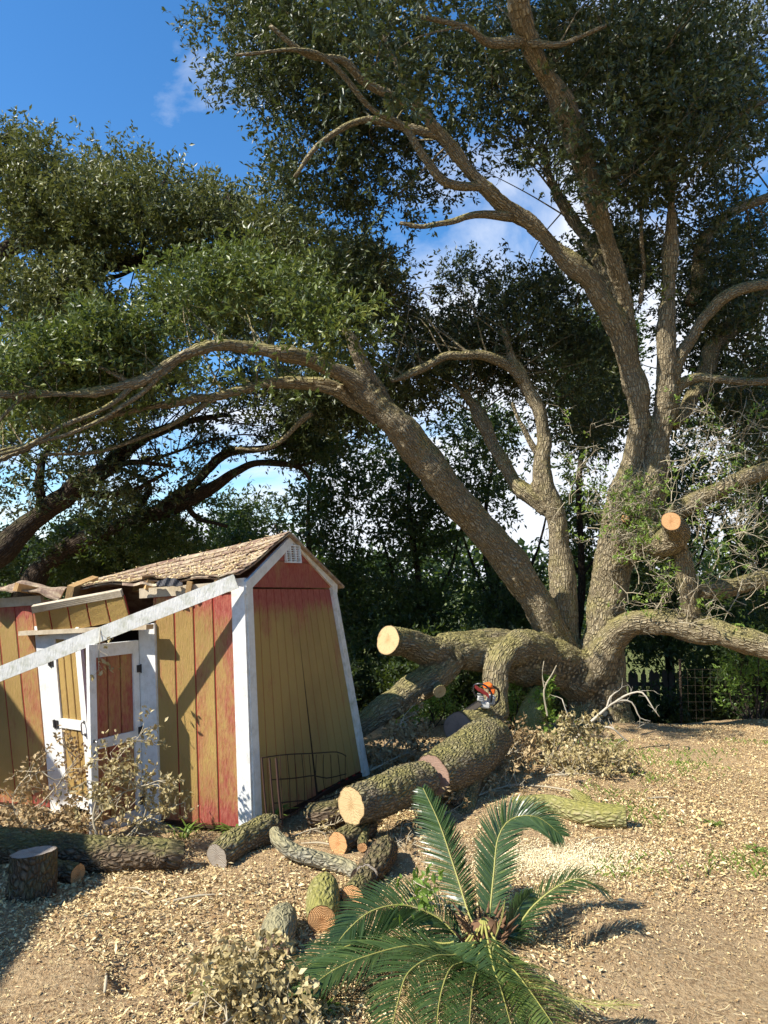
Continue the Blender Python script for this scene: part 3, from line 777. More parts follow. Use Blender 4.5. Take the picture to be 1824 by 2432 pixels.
p, r = LG((652, 2250, 68, 0), (658, 2222, 80, 0), (668, 2192, 76, 0), (676, 2175, 58, 0)); log('short grey lichened log with a brown cut face, lower left of the palm', p, r, M['lichen_bark'], (RD, None), disp=.005, extra=[LG((660, 2205, 40, .03), (638, 2220, 30, .0), (618, 2232, 24, 0))])
p, r = PG((-120, 2052, .105), (0, 2050, .10), (120, 2052, .10), (260, 2062, .098), (390, 2066, .085), (425, 2062, .078))
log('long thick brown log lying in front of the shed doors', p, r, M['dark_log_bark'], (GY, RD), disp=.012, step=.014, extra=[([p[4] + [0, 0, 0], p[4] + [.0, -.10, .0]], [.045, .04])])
p, r = PG((515, 2068, .075), (560, 2046, .085), (610, 2018, .09), (640, 1996, .088)); log('mossy log slanting up against the white corner post', p, r, M['log_bark'], (GY, GY), disp=.009)
p, r = LG((652, 1975, 26, .10), (664, 1998, 34, .06), (700, 2024, 36, .02), (760, 2042, 38, 0), (820, 2058, 36, 0), (846, 2075, 30, 0)); log('pale smooth curved limb running from the shed corner to the log heap', p, r, M['lichen_bark'], (GY, GY), disp=.003, sides=36)
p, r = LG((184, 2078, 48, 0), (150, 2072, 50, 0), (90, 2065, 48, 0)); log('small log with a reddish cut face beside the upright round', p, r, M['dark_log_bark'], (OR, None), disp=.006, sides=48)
p, r = PG((1488, 1968, .075), (1430, 1962, .085), (1370, 1950, .075), (1300, 1935, .06), (1215, 1935, .05))
log('yellow green mossy log lying on the lawn right of the palm', p, r, M['mossy_bark'], (RD, GY), disp=.0015, extra=[([p[1] + [-.05, .05, .02], W(1385, 1900, 5.6), W(1360, 1882, 5.7)], [.06, .045, .035])])
# upright round
c_ = G(72, 2135); c_[2] = gz(c_[0], c_[1]) - .02
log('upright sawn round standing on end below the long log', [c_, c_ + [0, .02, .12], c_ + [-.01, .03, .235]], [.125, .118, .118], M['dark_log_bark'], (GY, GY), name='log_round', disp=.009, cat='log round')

# ================================================================== TREES
def nearest(sk, P):
    kd = kdtree.KDTree(len(sk))
    for i, q in enumerate(sk): kd.insert(q[:3], i)
    kd.balance(); rn = random.Random(5); return [rn.choice(kd.find_n(p, min(len(sk), 26)))[1] for p in P]
def poly_in(px, py, poly):
    x = np.asarray(px); y = np.asarray(py); inside = np.zeros(x.shape, bool); n = len(poly)
    for i in range(n):
        x1, y1 = poly[i]; x2, y2 = poly[(i + 1) % n]
        c_ = ((y1 > y) != (y2 > y)) & (x < (x2 - x1) * (y - y1) / (y2 - y1 + 1e-9) + x1); inside ^= c_
    return inside
HOLES = [(1050, 575, 50), (1110, 550, 50), (1170, 545, 52), (1225, 560, 42), (1010, 620, 34), (1020, 690, 30), (985, 655, 22), (1025, 745, 20), (312, 655, 34), (338, 628, 20), (800, 535, 34), (835, 560, 20),
         (450, 1085, 32), (505, 1095, 22), (395, 1110, 16), (640, 1130, 46), (590, 1125, 30), (700, 1140, 32), (665, 1170, 28), (480, 1245, 32), (435, 1232, 24), (530, 1225, 16), (60, 1060, 26), (20, 1110, 30), (50, 1180, 18), (15, 1210, 22),
         (1215, 1110, 26), (1240, 1075, 18), (1215, 1180, 22), (1240, 1225, 34), (1262, 1250, 18), (1440, 1130, 24), (1452, 1160, 18), (1425, 1165, 14), (1700, 1250, 34), (1735, 1225, 24), (1660, 1280, 24), (1740, 1290, 20),
         (1100, 865, 12), (1370, 900, 18), (1350, 880, 12), (560, 190, 10), (520, 55, 16), (610, 120, 14), (1470, 330, 12), (1440, 300, 9), (1660, 990, 14), (1625, 960, 10), (1370, 480, 14), (1500, 1060, 1)]
def spray_leaves(O, D, L, leaf, k, g, droop=.15, wr=.40, rnd_c=None):
    n = len(O); f = g.uniform(.1, 1.0, (n, k))
    base = O[:, None, :] + D[:, None, :] * (L[:, None] * f)[..., None] + g.normal(0, leaf * .18, (n, k, 3))
    a = D[:, None, :] * .6 + g.normal(0, .65, (n, k, 3)); a[..., 2] -= droop; a /= np.linalg.norm(a, axis=2)[..., None]
    u = g.normal(0, 1, (n, k, 3)); u[..., 2] += .9
    s = np.cross(a, u); s /= np.linalg.norm(s, axis=2)[..., None] + 1e-9
    l = leaf * g.uniform(.65, 1.25, (n, k))[..., None]; w = l * wr * .5
    nn = np.cross(s, a)
    m_ = base + a * l * .48
    V = np.stack([base, m_ + s * w + nn * w * .35, base + a * l, m_ - s * w + nn * w * .35], 2).reshape(-1, 3)
    Rn = np.clip(g.normal(.45, .25, (n, k)) + (rnd_c[:, None] if rnd_c is not None else 0), 0, 1)
    Q = np.arange(n * k * 4).reshape(-1, 4)
    return V, Q, np.repeat(Rn.reshape(-1), 4)
def fill(poly, Y0, Y1, n, rad, g):
    xs = [a for a, _ in poly]; ys = [b_ for _, b_ in poly]; out = []
    while len(out) < n:
        px, py = g.uniform(min(xs), max(xs)), g.uniform(min(ys), max(ys)); Y = g.uniform(Y0, Y1); rr_ = rad * g.uniform(.6, 1.25)
        rp = rr_ * F / Y * .55
        if poly_in(px, py, poly) and all(poly_in(px + rp * dx, py + rp * dy, poly) for dx, dy in ((1, 0), (-1, 0), (0, 1), (0, -1))):
            out.append((*W(px, py, Y), rr_))
    return out
TREES = {}
def shoots(m, O, D, L_, step=4):
    e_ = O + D * L_[:, None]; s_ = np.cross(D, [0.3, .2, 1.0]); s_ /= np.linalg.norm(s_, axis=1)[:, None]; s_ *= .0022
    sel = slice(None, None, step); a_, c2, s2 = O[sel], e_[sel], s_[sel]; h_ = np.cross(D[sel], s2)
    V = np.stack([a_ - s2, a_ + s2, a_ + h_, c2 - s2 * .4, c2 + s2 * .4, c2 + h_ * .4], 1).reshape(-1, 3); b0 = np.arange(len(a_))[:, None] * 6
    m.add(V, np.concatenate([b0 + [0, 1, 4, 3], b0 + [1, 2, 5, 4], b0 + [2, 0, 3, 5]]))
def grow(blobs, bs, sk, m, g, sub_r, clear=()):
    '''leafy sprays for every blob of the crown, and the branch that carries it'''
    idx = nearest(sk, [b_[:3] for b_ in blobs]); rec = []
    for (x, y, z, rad), ns in zip(blobs, bs):
        c_ = np.array([x, y, z]); u = g.normal(0, 1, (ns, 3)); u /= np.linalg.norm(u, axis=1)[:, None]; rr_ = rad * g.uniform(.25, 1.0, ns) ** .6
        sc_ = g.normal(0, 1, (7, 3)); sc_ /= np.linalg.norm(sc_, axis=1)[:, None]; sc_ = c_ + sc_ * rad * g.uniform(.3, 1, (7, 1)) * [1, 1, .8]
        pick = g.integers(0, 7, ns); o_ = sc_[pick] + u * (rr_ * .45)[:, None] * [1, 1, .8]
        d_ = u * .7 + (o_ - c_) / rad * .6 + [0, 0, .35] + g.normal(0, .25, (ns, 3)); d_ /= np.linalg.norm(d_, axis=1)[:, None]
        rec.append((c_, sc_, o_, d_, g.normal(0, .13)))
    O = np.concatenate([r_[2] for r_ in rec]); D = np.concatenate([r_[3] for r_ in rec]); B = np.repeat(np.arange(len(rec)), bs); RC = np.array([r_[4] for r_ in rec])[B]
    qx, qy = project(O); keep = np.ones(len(O), bool)
    for h0, h1, h2 in HOLES: keep &= ((qx - h0) ** 2 + (qy - h1) ** 2) > (h2 * g.uniform(.75, 1.15, len(O))) ** 2
    for pl in clear: keep &= ~poly_in(qx, qy, pl)
    keep &= sun_open(O, g)
    frac = np.bincount(B, keep, len(rec)) / np.maximum(1, np.bincount(B, minlength=len(rec)))
    for i, (c_, sc_, o_, d_, rc) in enumerate(rec):
        if frac[i] < .45: continue
        q = np.array(sk[idx[i]][:3]); dv = c_ - q; dl = np.linalg.norm(dv); mid = q + dv * .5 + g.normal(0, .13 * dl, 3) + [0, 0, .08 * dl]
        if dl > 2.2 or (c_[1] > 0 and project(c_[None])[1][0] < -120): continue
        if not sun_open(np.array([q + dv * .3, mid, q + dv * .8, c_]), g, .34, 1.0).all(): continue
        qx, qy = project(np.array([mid, c_]))
        if any(((qx - h0) ** 2 + (qy - h1) ** 2 < (h2 * 1.1) ** 2).any() for h0, h1, h2 in HOLES): continue
        r0 = min(sk[idx[i]][3] * .6, .012, sub_r * (.25 + dl * .22)); m.tube([q, mid, c_], [r0, r0 * .6, r0 * .3], 5, .22, 0, cap=False)
        kk = keep[B == i]
        for q_ in range(3):
            e_ = sc_[q_]; m.tube([c_, (c_ + e_) / 2 + g.normal(0, .03, 3), e_], [.006, .004, .002], 3, .3, 0, cap=False)
    return O[keep], D[keep], RC[keep]
# sprays are dropped from the crowns to let sunlight reach these limbs
LIT = np.array([W(a_, b_, c_) for a_, b_, c_ in [(1412, 1650, 9), (1412, 1560, 9), (1428, 1470, 8.95), (1448, 1380, 8.9), (1466, 1290, 8.8), (1484, 1210, 8.7), (1500, 1140, 8.7), (1545, 1120, 8.6), (1560, 1050, 8.6), (1572, 980, 8.5), (1582, 910, 8.4),
  (1325, 1520, 8.95), (1280, 1440, 8.85), (1240, 1385, 8.75), (1205, 1335, 8.7), (1160, 1270, 8.6), (1110, 1205, 8.45), (1060, 1145, 8.3), (1010, 1090, 8.2),
  (1340, 1480, 9.15), (1330, 1375, 9.2), (1322, 1300, 9.2), (1322, 1243, 9.2), (1296, 1166, 9.2), (1284, 1100, 9.2), (1290, 1045, 9.2),
  (1480, 1502, 8.6), (1550, 1484, 8.4), (1620, 1488, 8.25), (1690, 1500, 8.1), (1770, 1520, 7.95), (1640, 1440, 8.1), (1620, 1330, 8), (1590, 1260, 7.8), (1730, 1398, 8.2), (1800, 1380, 8.3), (1700, 1180, 8.3),
  (1270, 1540, 8.5), (1200, 1540, 8.3), (1130, 1530, 8.05), (1060, 1530, 7.8), (990, 1525, 7.5), (925, 1521, 7.2), (1176, 1640, 7.9), (1130, 1700, 7.2), (1025, 1603, 7.6), (960, 1650, 7.3), (900, 1690, 7)]])
SN = np.array([SUNV.x, SUNV.y, SUNV.z])
def sun_open(O, g, r=.46, p=.97):
    keep = np.ones(len(O), bool)
    for T in LIT:
        d = O - T; t = d @ SN; q = d - t[:, None] * SN
        keep &= ~((t > .35) & ((q ** 2).sum(1) < r * r) & (g.random(len(O)) < p))
    s_ = (O[:, 2] / SN[2])[:, None]; gp = O - s_ * SN                    # where the shadow meets the yard
    x, y = gp[:, 0], gp[:, 1]
    yard = (x > -3.6) & (x < 7) & (y > 1.5) & (y < 7.9 + .25 * np.sin(x * 3)) & (O[:, 2] > 1.2)
    keep &= ~(yard & (g.random(len(O)) < .985))
    return keep
def tree(name, label, limbs, sets, leafmat, barkmat, seed, thin=(), remesh=None, leaf=.075, k=13, cat='tree', group=None, sub_r=.022, clear=(), twigmat=None, face=None):
    """limbs / thin: lists of (px, py, Y, width_px); sets: (poly, Y0, Y1, blobs, radius, sprays per blob)"""
    g = np.random.default_rng(seed)
    allp = [W(a[0], a[1], a[2]) for a in limbs[0]]
    base = allp[0]; t = thing(name, label, cat, base, group)
    sk = []; m = MB()
    for li, L in enumerate(limbs):
        P, Rr = PW(*L)
        info = m.tube(P, Rr, 28, .07, .0, seed=seed + li, cap=True, stretch=.30, wob=.22); sk += [(*c_, r_) for c_, r_ in zip(info['C'], info['R'])]
    if remesh:
        me0 = m.mesh('tmp', base); o0 = bpy.data.objects.new('tmp', me0); SC.collection.objects.link(o0)
        md = o0.modifiers.new('r', 'REMESH'); md.mode = 'VOXEL'; md.voxel_size = remesh
        ms = o0.modifiers.new('s', 'SMOOTH'); ms.factor = .5; ms.iterations = 4
        bpy.context.view_layer.update(); dg = bpy.context.evaluated_depsgraph_get()
        me = bpy.data.meshes.new_from_object(o0.evaluated_get(dg)); bpy.data.objects.remove(o0)
        nv = len(me.vertices); co = np.empty(nv * 3, np.float32); me.vertices.foreach_get('co', co); co = co.reshape(-1, 3).astype(float)
        no = np.empty(nv * 3, np.float32); me.vertices.foreach_get('normal', no); no = no.reshape(-1, 3)
        SV = np.concatenate(m.V) - base; SA = np.concatenate(m.A); kd = kdtree.KDTree(len(SV))
        for i, v in enumerate(SV): kd.insert(v, i)
        kd.balance()
        A = np.empty((nv, 3))
        for i in range(nv):
            hit = kd.find_n(co[i], 3); ww = np.array([1 / (h[2] + .004) ** 2 for h in hit]); ia = SA[[h[1] for h in hit]]
            if np.abs(ia - ia[0]).max() > .6: A[i] = ia[0]
            else: A[i] = (ia * ww[:, None]).sum(0) / ww.sum()
        dis = .016 * vnoise(A * [14, 14, 14], 5) + .010 * (1 - 2 * np.abs(vnoise(A * [30, 30, 30], 6))) + .02 * vnoise(co * 3.1, 8)
        co = co + no * dis[:, None]
        me.vertices.foreach_set('co', co.astype(np.float32).ravel())
        at = me.attributes.new('bark', 'FLOAT_VECTOR', 'POINT'); at.data.foreach_set('vector', A.astype(np.float32).ravel())
        me.polygons.foreach_set('use_smooth', np.ones(len(me.polygons), bool)); me.materials.clear(); me.materials.append(barkmat); me.update()
        o = bpy.data.objects.new('trunk', me); SC.collection.objects.link(o); o.parent = t
    else: m.build('trunk', barkmat, t, smooth=True)
    m = MB(); nb = 0
    for li, L in enumerate(thin):
        P, Rr = PW(*L)
        info = m.tube(P, Rr, 10, .08, .004, seed=seed + 50 + li, cap=True, wob=.8); sk += [(*c_, r_) for c_, r_ in zip(info['C'], info['R'])]
    blobs = []; bs = []
    for poly, Y0, Y1, n, rad, ns in sets:
        B = fill(poly, Y0, Y1, n, rad, g); blobs += B; bs += [ns] * len(B)
    if blobs:
        O, D, RC = grow(blobs, bs, sk, m, g, sub_r, clear)
        L_ = g.uniform(.12, .34, len(O)) * (leaf / .075)
        V, Q, Rn = spray_leaves(O, D, L_, leaf, k, g, rnd_c=RC)
        cm = MB(); cm.add(V, Q, None, Rn); cm.build('crown', leafmat, t)
        shoots(m, O, D, L_)
    if m.n: tag(m.build('branch', twigmat or barkmat, t, smooth=True), kind='stuff')
    TREES[name] = (t, sk); print('#LEAF', label, 0 if not blobs else len(O) * k)
    return t, sk

# ---- the great live oak
oak_limbs = [
 # trunk, leaning stem and its two tops
 [(1428, 1750, 9.0, 170), (1424, 1660, 9.0, 116), (1420, 1590, 9.0, 104), (1422, 1530, 8.97, 96), (1432, 1465, 8.93, 84), (1455, 1390, 8.9, 88), (1470, 1320, 8.85, 96), (1481, 1250, 8.8, 96), (1490, 1180, 8.72, 80), (1499, 1110, 8.68, 62), (1508, 1050, 8.6, 50), (1514, 970, 8.5, 52), (1500, 880, 8.4, 54), (1468, 770, 8.2, 50), (1419, 682, 8.0, 46), (1320, 594, 7.8, 42), (1265, 539, 7.7, 38), (1210, 500, 7.6, 34), (1144, 440, 7.4, 32), (1056, 330, 7.2, 28), (990, 253, 7.0, 24), (946, 165, 6.8, 18), (900, 60, 6.6, 12)],
 [(1475, 1330, 8.85, 70), (1512, 1250, 8.75, 84), (1538, 1180, 8.68, 78), (1556, 1110, 8.6, 60), (1565, 1030, 8.5, 48), (1578, 950, 8.4, 46), (1584, 860, 8.3, 42), (1584, 770, 8.2, 36), (1590, 680, 8.1, 32), (1596, 590, 8.0, 30), (1595, 495, 7.9, 28), (1590, 363, 7.8, 24), (1584, 290, 7.7, 18), (1578, 150, 7.5, 12)],
 [(1498, 850, 8.4, 34), (1482, 730, 8.2, 34), (1466, 645, 8.0, 38), (1452, 600, 7.9, 40), (1419, 495, 7.6, 46), (1375, 363, 7.3, 50), (1331, 253, 7.0, 50), (1287, 165, 6.7, 48), (1254, 99, 6.5, 44), (1237, 30, 6.3, 42), (1226, -60, 6.1, 36)],
 [(1470, 740, 8.5, 26), (1440, 640, 8.6, 30), (1397, 575, 8.7, 30), (1342, 495, 8.8, 27), (1310, 430, 8.8, 20), (1290, 340, 8.8, 12)],
 # leaning left stem and its arch
 [(1355, 1600, 9.0, 76), (1330, 1530, 8.95, 74), (1282, 1445, 8.85, 78), (1205, 1338, 8.7, 74), (1112, 1212, 8.45, 70), (1012, 1096, 8.2, 72), (935, 998, 8.0, 66), (880, 938, 7.9, 58), (810, 888, 7.75, 38), (704, 846, 7.5, 32), (583, 823, 7.3, 28), (495, 824, 7.1, 26), (418, 855, 6.9, 25), (330, 902, 6.75, 26), (220, 930, 6.6, 24), (110, 935, 6.5, 22), (-60, 938, 6.3, 20)],
 [(900, 985, 8.0, 50), (836, 948, 8.0, 36), (770, 915, 7.9, 30), (660, 908, 7.8, 26), (528, 935, 7.6, 22), (418, 957, 7.4, 20), (275, 985, 7.2, 16), (110, 1045, 7.0, 14), (-40, 1110, 6.8, 10)],
 [(925, 990, 8.0, 54), (880, 905, 7.9, 38), (850, 850, 7.8, 32), (828, 790, 7.7, 24), (800, 720, 7.6, 16)],
 # second stem
 [(1352, 1600, 9.15, 72), (1350, 1520, 9.15, 62), (1338, 1375, 9.2, 54), (1326, 1243, 9.2, 50), (1302, 1166, 9.2, 46), (1286, 1100, 9.2, 38), (1290, 1045, 9.2, 34), (1277, 968, 9.2, 36), (1240, 900, 9.2, 28), (1215, 850, 9.2, 22), (1195, 780, 9.2, 16)],
 [(1298, 1215, 9.25, 34), (1265, 1180, 9.3, 38), (1232, 1147, 9.4, 38), (1199, 1100, 9.5, 36), (1170, 1050, 9.6, 30), (1140, 990, 9.7, 30), (1100, 930, 9.8, 20)],
 # big horizontal limb to the right
 [(1410, 1630, 9.0, 96), (1428, 1568, 8.8, 86), (1462, 1514, 8.65, 70), (1500, 1488, 8.5, 62), (1550, 1481, 8.4, 58), (1620, 1488, 8.25, 62), (1690, 1500, 8.1, 64), (1770, 1520, 7.95, 60), (1850, 1545, 7.8, 56), (1960, 1580, 7.6, 50)],
 [(1655, 1500, 8.2, 40), (1640, 1440, 8.15, 40), (1628, 1370, 8.1, 38), (1618, 1310, 8.05, 36), (1612, 1285, 8.0, 34)],
 [(1560, 1300, 8.2, 60), (1585, 1285, 8.0, 66), (1606, 1270, 7.85, 60), (1594, 1242, 7.6, 44)],
 [(1500, 1240, 8.8, 70), (1550, 1275, 8.4, 66), (1585, 1290, 8.05, 60)],
 [(1632, 1400, 8.15, 38), (1680, 1402, 8.2, 40), (1730, 1398, 8.25, 40), (1790, 1380, 8.3, 40), (1930, 1350, 8.4, 36)],
 # big sawn limb to the left
 [(1400, 1625, 9.0, 110), (1345, 1598, 8.8, 112), (1275, 1575, 8.55, 108), (1205, 1560, 8.3, 92), (1130, 1552, 8.05, 82), (1060, 1548, 7.8, 78), (990, 1535, 7.5, 68), (925, 1521, 7.2, 66)],
 [(1360, 1580, 8.8, 90), (1285, 1546, 8.45, 84), (1222, 1545, 8.1, 74), (1184, 1580, 7.85, 58), (1174, 1640, 7.75, 54), (1174, 1688, 7.6, 64), (1148, 1718, 7.25, 74), (1092, 1731, 6.9, 72)],
 [(1075, 1560, 7.8, 70), (1025, 1603, 7.6, 72), (960, 1650, 7.3, 62), (900, 1690, 7.05, 55), (850, 1728, 6.85, 48), (795, 1770, 6.65, 44)],
 [(1300, 1528, 8.8, 44), (1230, 1516, 8.6, 40), (1160, 1513, 8.4, 38), (1095, 1520, 8.15, 40), (1040, 1530, 7.95, 40)],
 # root flare
 [(1440, 1660, 9.0, 90), (1462, 1710, 8.9, 76), (1495, 1755, 8.7, 44)], [(1400, 1660, 8.95, 90), (1378, 1715, 8.8, 76), (1345, 1760, 8.6, 50)],
]
oak_thin = [
 [(1195, 1080, 9.3, 2), (1195, 1080, 9.3, 2)],
 [(1284, 1085, 9.2, 18), (1254, 1034, 9.2, 12), (1232, 1000, 9.2, 10), (1215, 955, 9.2, 8)],
 [(1240, 905, 9.2, 26), (1205, 862, 9.1, 24), (1144, 838, 9.0, 24), (1067, 848, 8.9, 22), (990, 880, 8.8, 18), (930, 905, 8.7, 10)],
 [(1215, 515, 7.6, 26), (1155, 512, 7.5, 18), (1089, 522, 7.4, 16), (1020, 540, 7.3, 12), (950, 530, 7.2, 8)],
 [(1600, 910, 8.35, 34), (1612, 850, 8.3, 28), (1640, 800, 8.2, 27), (1705, 726, 8.0, 27), (1760, 692, 7.9, 24), (1900, 655, 7.7, 22)],
 [(1590, 985, 8.5, 40), (1612, 935, 8.4, 34), (1655, 908, 8.3, 26), (1720, 905, 8.2, 20), (1900, 895, 8.0, 18)],
 [(1600, 1010, 8.6, 30), (1650, 930, 8.8, 42), (1700, 840, 8.9, 42), (1760, 750, 9.0, 38), (1900, 600, 9.2, 34)],
 [(1640, 720, 8.6, 26), (1672, 600, 8.7, 26), (1694, 550, 8.7, 26), (1760, 495, 8.8, 24), (1900, 450, 8.8, 20)],
 [(1540, 1270, 8.8, 60), (1600, 1235, 8.6, 48), (1661, 1199, 8.4, 44), (1730, 1160, 8.2, 42), (1824, 1112, 8.0, 40), (1950, 1050, 7.8, 36)],
 [(1150, 445, 7.4, 20), (1040, 420, 7.2, 20), (960, 300, 7.0, 16), (880, 260, 6.8, 14), (780, 150, 6.5, 14), (700, 120, 6.3, 10), (560, 130, 6.1, 6)],
 [(990, 255, 7.0, 22), (880, 200, 6.8, 20), (820, 145, 6.6, 20), (740, 135, 6.4, 14), (640, 60, 6.2, 10)],
 [(1056, 330, 7.2, 18), (930, 290, 7.1, 20), (850, 280, 7.0, 16), (760, 340, 6.9, 12), (700, 420, 6.8, 8)],
 [(1245, 95, 6.5, 30), (1160, 100, 6.3, 22), (1100, 60, 6.1, 14), (1000, 40, 6.0, 10)], [(1240, 100, 6.5, 22), (1330, 110, 6.4, 12), (1440, 60, 6.3, 8)],
 [(1596, 290, 7.8, 14), (1660, 280, 7.6, 14), (1740, 275, 7.4, 12), (1840, 230, 7.2, 10)], [(1590, 285, 7.8, 12), (1540, 260, 7.6, 12), (1500, 220, 7.5, 8)],
 [(1530, 640, 8.2, 8), (1524, 560, 8.1, 9), (1522, 490, 8.1, 6)], [(1520, 720, 8.2, 10), (1530, 640, 8.2, 8)],
 [(330, 905, 6.75, 14), (250, 965, 6.6, 12), (150, 1010, 6.5, 12), (60, 1060, 6.4, 10), (-40, 1090, 6.3, 8)], [(418, 860, 6.9, 14), (300, 960, 6.7, 11), (170, 1030, 6.5, 9), (0, 1070, 6.4, 7)],
 [(528, 938, 7.6, 12), (400, 1010, 7.4, 10), (250, 1070, 7.2, 8), (100, 1080, 7.0, 7)], [(740, 980, 8.1, 16), (640, 1060, 8.3, 10), (560, 1065, 8.4, 7)],
 [(300, 905, 6.7, 12), (230, 870, 6.6, 10), (120, 860, 6.5, 6)], [(60, 935, 6.45, 10), (-20, 1020, 6.3, 8)],
]
OAKF = [
 ([(360, -60), (385, 60), (440, 150), (440, 240), (500, 285), (560, 285), (640, 320), (600, 420), (620, 500), (760, 560), (900, 590), (1000, 530), (1080, 490), (1000, 300), (960, -60)], 6.3, 9.4, 150, .52, 42),
 ([(950, -60), (1000, 300), (1080, 490), (1200, 470), (1300, 400), (1330, 560), (1420, 560), (1824, 560), (1860, -60)], 6.6, 9.8, 150, .55, 40),
 ([(960, 540), (860, 600), (820, 500), (880, 400), (1000, 430)], 7.0, 8.6, 14, .4, 40),
 ([(740, 540), (900, 560), (985, 660), (960, 780), (860, 800), (740, 700)], 8.0, 9.8, 26, .45, 42),
 ([(1560, 520), (1880, 500), (1880, 1120), (1720, 1180), (1650, 1050), (1610, 900), (1560, 700)], 8.4, 11.0, 62, .5, 40),
 ([(1300, 560), (1560, 560), (1560, 900), (1500, 700), (1400, 650)], 8.4, 11.5, 26, .45, 36),
 ([(1020, 640), (1060, 570), (1110, 590), (1200, 640), (1260, 590), (1330, 650), (1440, 740), (1500, 850), (1480, 1010), (1430, 1100), (1330, 1060), (1220, 960), (1000, 930), (1000, 760)], 9.2, 12.5, 85, .5, 40),
 ([(600, -900), (1900, -900), (1900, -40), (500, -40)], 5.4, 9.0, 44, .8, 40),
 ([(150, -1300), (1250, -1300), (1250, -220), (450, -220)], 4.6, 6.8, 46, .55, 44),  # unseen foliage added above the frame to shade the upper limbs
 ([(560, -60), (1020, -60), (1060, 240), (900, 330), (700, 300), (600, 140)], 5.4, 6.5, 34, .38, 40),
 ([(870, 740), (1040, 740), (1070, 960), (950, 960)], 9.0, 12.0, 14, .42, 42),
]
OAKG = [
 ([(370, 740), (400, 660), (470, 610), (560, 590), (640, 580), (760, 590), (900, 610), (985, 690), (960, 760), (980, 850), (930, 900), (860, 930), (790, 880), (700, 815), (560, 800), (430, 800), (380, 830)], 6.6, 8.6, 110, .42, 46),
 ([(-60, 850), (60, 800), (200, 770), (380, 730), (440, 820), (330, 900), (220, 925), (-60, 930)], 5.9, 7.2, 46, .36, 42),
 ([(-60, 900), (500, 850), (830, 930), (860, 1000), (700, 1010), (560, 960), (300, 980), (150, 1080), (-60, 1100)], 6.6, 8.4, 30, .38, 28),
 ([(-60, 860), (120, 820), (400, 800), (700, 810), (760, 880), (600, 900), (300, 960), (-60, 1000)], 5.6, 6.7, 26, .26, 26),
 ([(1430, 700), (1560, 640), (1560, 900), (1500, 1000), (1430, 900)], 7.9, 8.3, 7, .22, 16),
]
STEMCLEAR = [[(1395, 800), (1480, 720), (1600, 700), (1625, 900), (1600, 1080), (1500, 1420), (1380, 1500), (1440, 1250), (1470, 1050)],
             [(880, 900), (980, 960), (1290, 1320), (1300, 1600), (1180, 1600), (900, 1060), (840, 940)], [(1255, 960), (1320, 960), (1380, 1300), (1370, 1560), (1290, 1400), (1260, 1200), (1160, 1050), (1190, 1030), (1260, 1120)]]
oak, oak_sk = tree('oak_tree', 'massive spreading live oak with many stems and sawn lower limbs', oak_limbs, OAKF, M['oak_leaf'], M['oak_bark'], 11, thin=oak_thin, remesh=.026, leaf=.072, k=13)
def extra_crown(t, sk, sets, leafmat, seed, leaf, k, barkmat, clear=()):
    g = np.random.default_rng(seed); blobs = []; bs = []
    for poly, Y0, Y1, n, rad, ns in sets:
        B = fill(poly, Y0, Y1, n, rad, g); blobs += B; bs += [ns] * len(B)
    m = MB(); O, D, RC = grow(blobs, bs, sk, m, g, .02, clear); L_ = g.uniform(.12, .32, len(O)); V, Q, Rn = spray_leaves(O, D, L_, leaf, k, g, rnd_c=RC)
    cm = MB(); cm.add(V, Q, None, Rn); cm.build('crown', leafmat, t, label='foliage over the arching limb, sunlight brightened into its colour'); tag(m.build('branch', barkmat, t, smooth=True), kind='stuff')
extra_crown(oak, oak_sk, OAKG, M['lit_front_leaf'], 12, .07, 13, M['oak_bark'])
# sawn faces on the oak
def face_at(px, py, Y, wpx, dirv, mat, parent, sq=1.0):
    c_ = W(px, py, Y); r_ = WR(px, py, Y, wpx); d = np.asarray(dirv, float); d /= np.linalg.norm(d)
    a_ = np.cross(d, [0, 0, 1.]); a_ /= np.linalg.norm(a_); b_ = np.cross(d, a_); n = 48
    th = np.linspace(0, 2 * np.pi, n, endpoint=False); rad = r_ * (1 + .05 * vnoise(np.stack([np.cos(th) * 1.7, np.sin(th) * 1.7, 0 * th + px], -1), 4) + .02 * vnoise(np.stack([np.cos(th) * 9, np.sin(th) * 9, 0 * th + px], -1), 4))
    ring = c_ + rad[:, None] * (np.cos(th)[:, None] * a_ + np.sin(th)[:, None] * b_)
    # a short collar of bark carries the face
    m = MB(); V = np.vstack([ring, ring * 1.0 - d * .05 - (ring - c_) * .06]); m.add(V, [(i, (i + 1) % n, n + (i + 1) % n, n + i) for i in range(n)], np.vstack([ring, ring - d * .03]) ); m.build('bark_collar', M['oak_bark'], parent, smooth=True)
    cut_disc(ring, c_, d, mat, parent, out=.001)
def ldir(a, b_): p, q = W(*a), W(*b_); return p - q
face_at(921, 1520, 7.17, 71, ldir((925, 1521, 7.2), (990, 1535, 7.5)), FR, oak)
face_at(1088, 1731, 6.86, 78, ldir((1092, 1731, 6.9), (1150, 1720, 7.3)), RD, oak)
face_at(1594, 1238, 7.55, 45, (-.2, -1, .15), OR, oak)
face_at(1485, 1231, 8.30, 19, (-.3, -1, .1), OR, oak)
m = MB(); m.tube([W(1495, 1245, 8.7), W(1485, 1231, 8.31)], [.05, .04], 16, .05, .003, cap=True); m.build('branch', M['oak_bark'], oak, smooth=True)
m = MB(); m.tube([W(1020, 1590, 7.9), W(1044, 1642, 7.3)], [.06, .055], 20, .05, .003, cap=True); m.build('branch', M['oak_bark'], oak, smooth=True)
face_at(1045, 1643, 7.27, 32, (.35, -1, -.4), FR, oak)

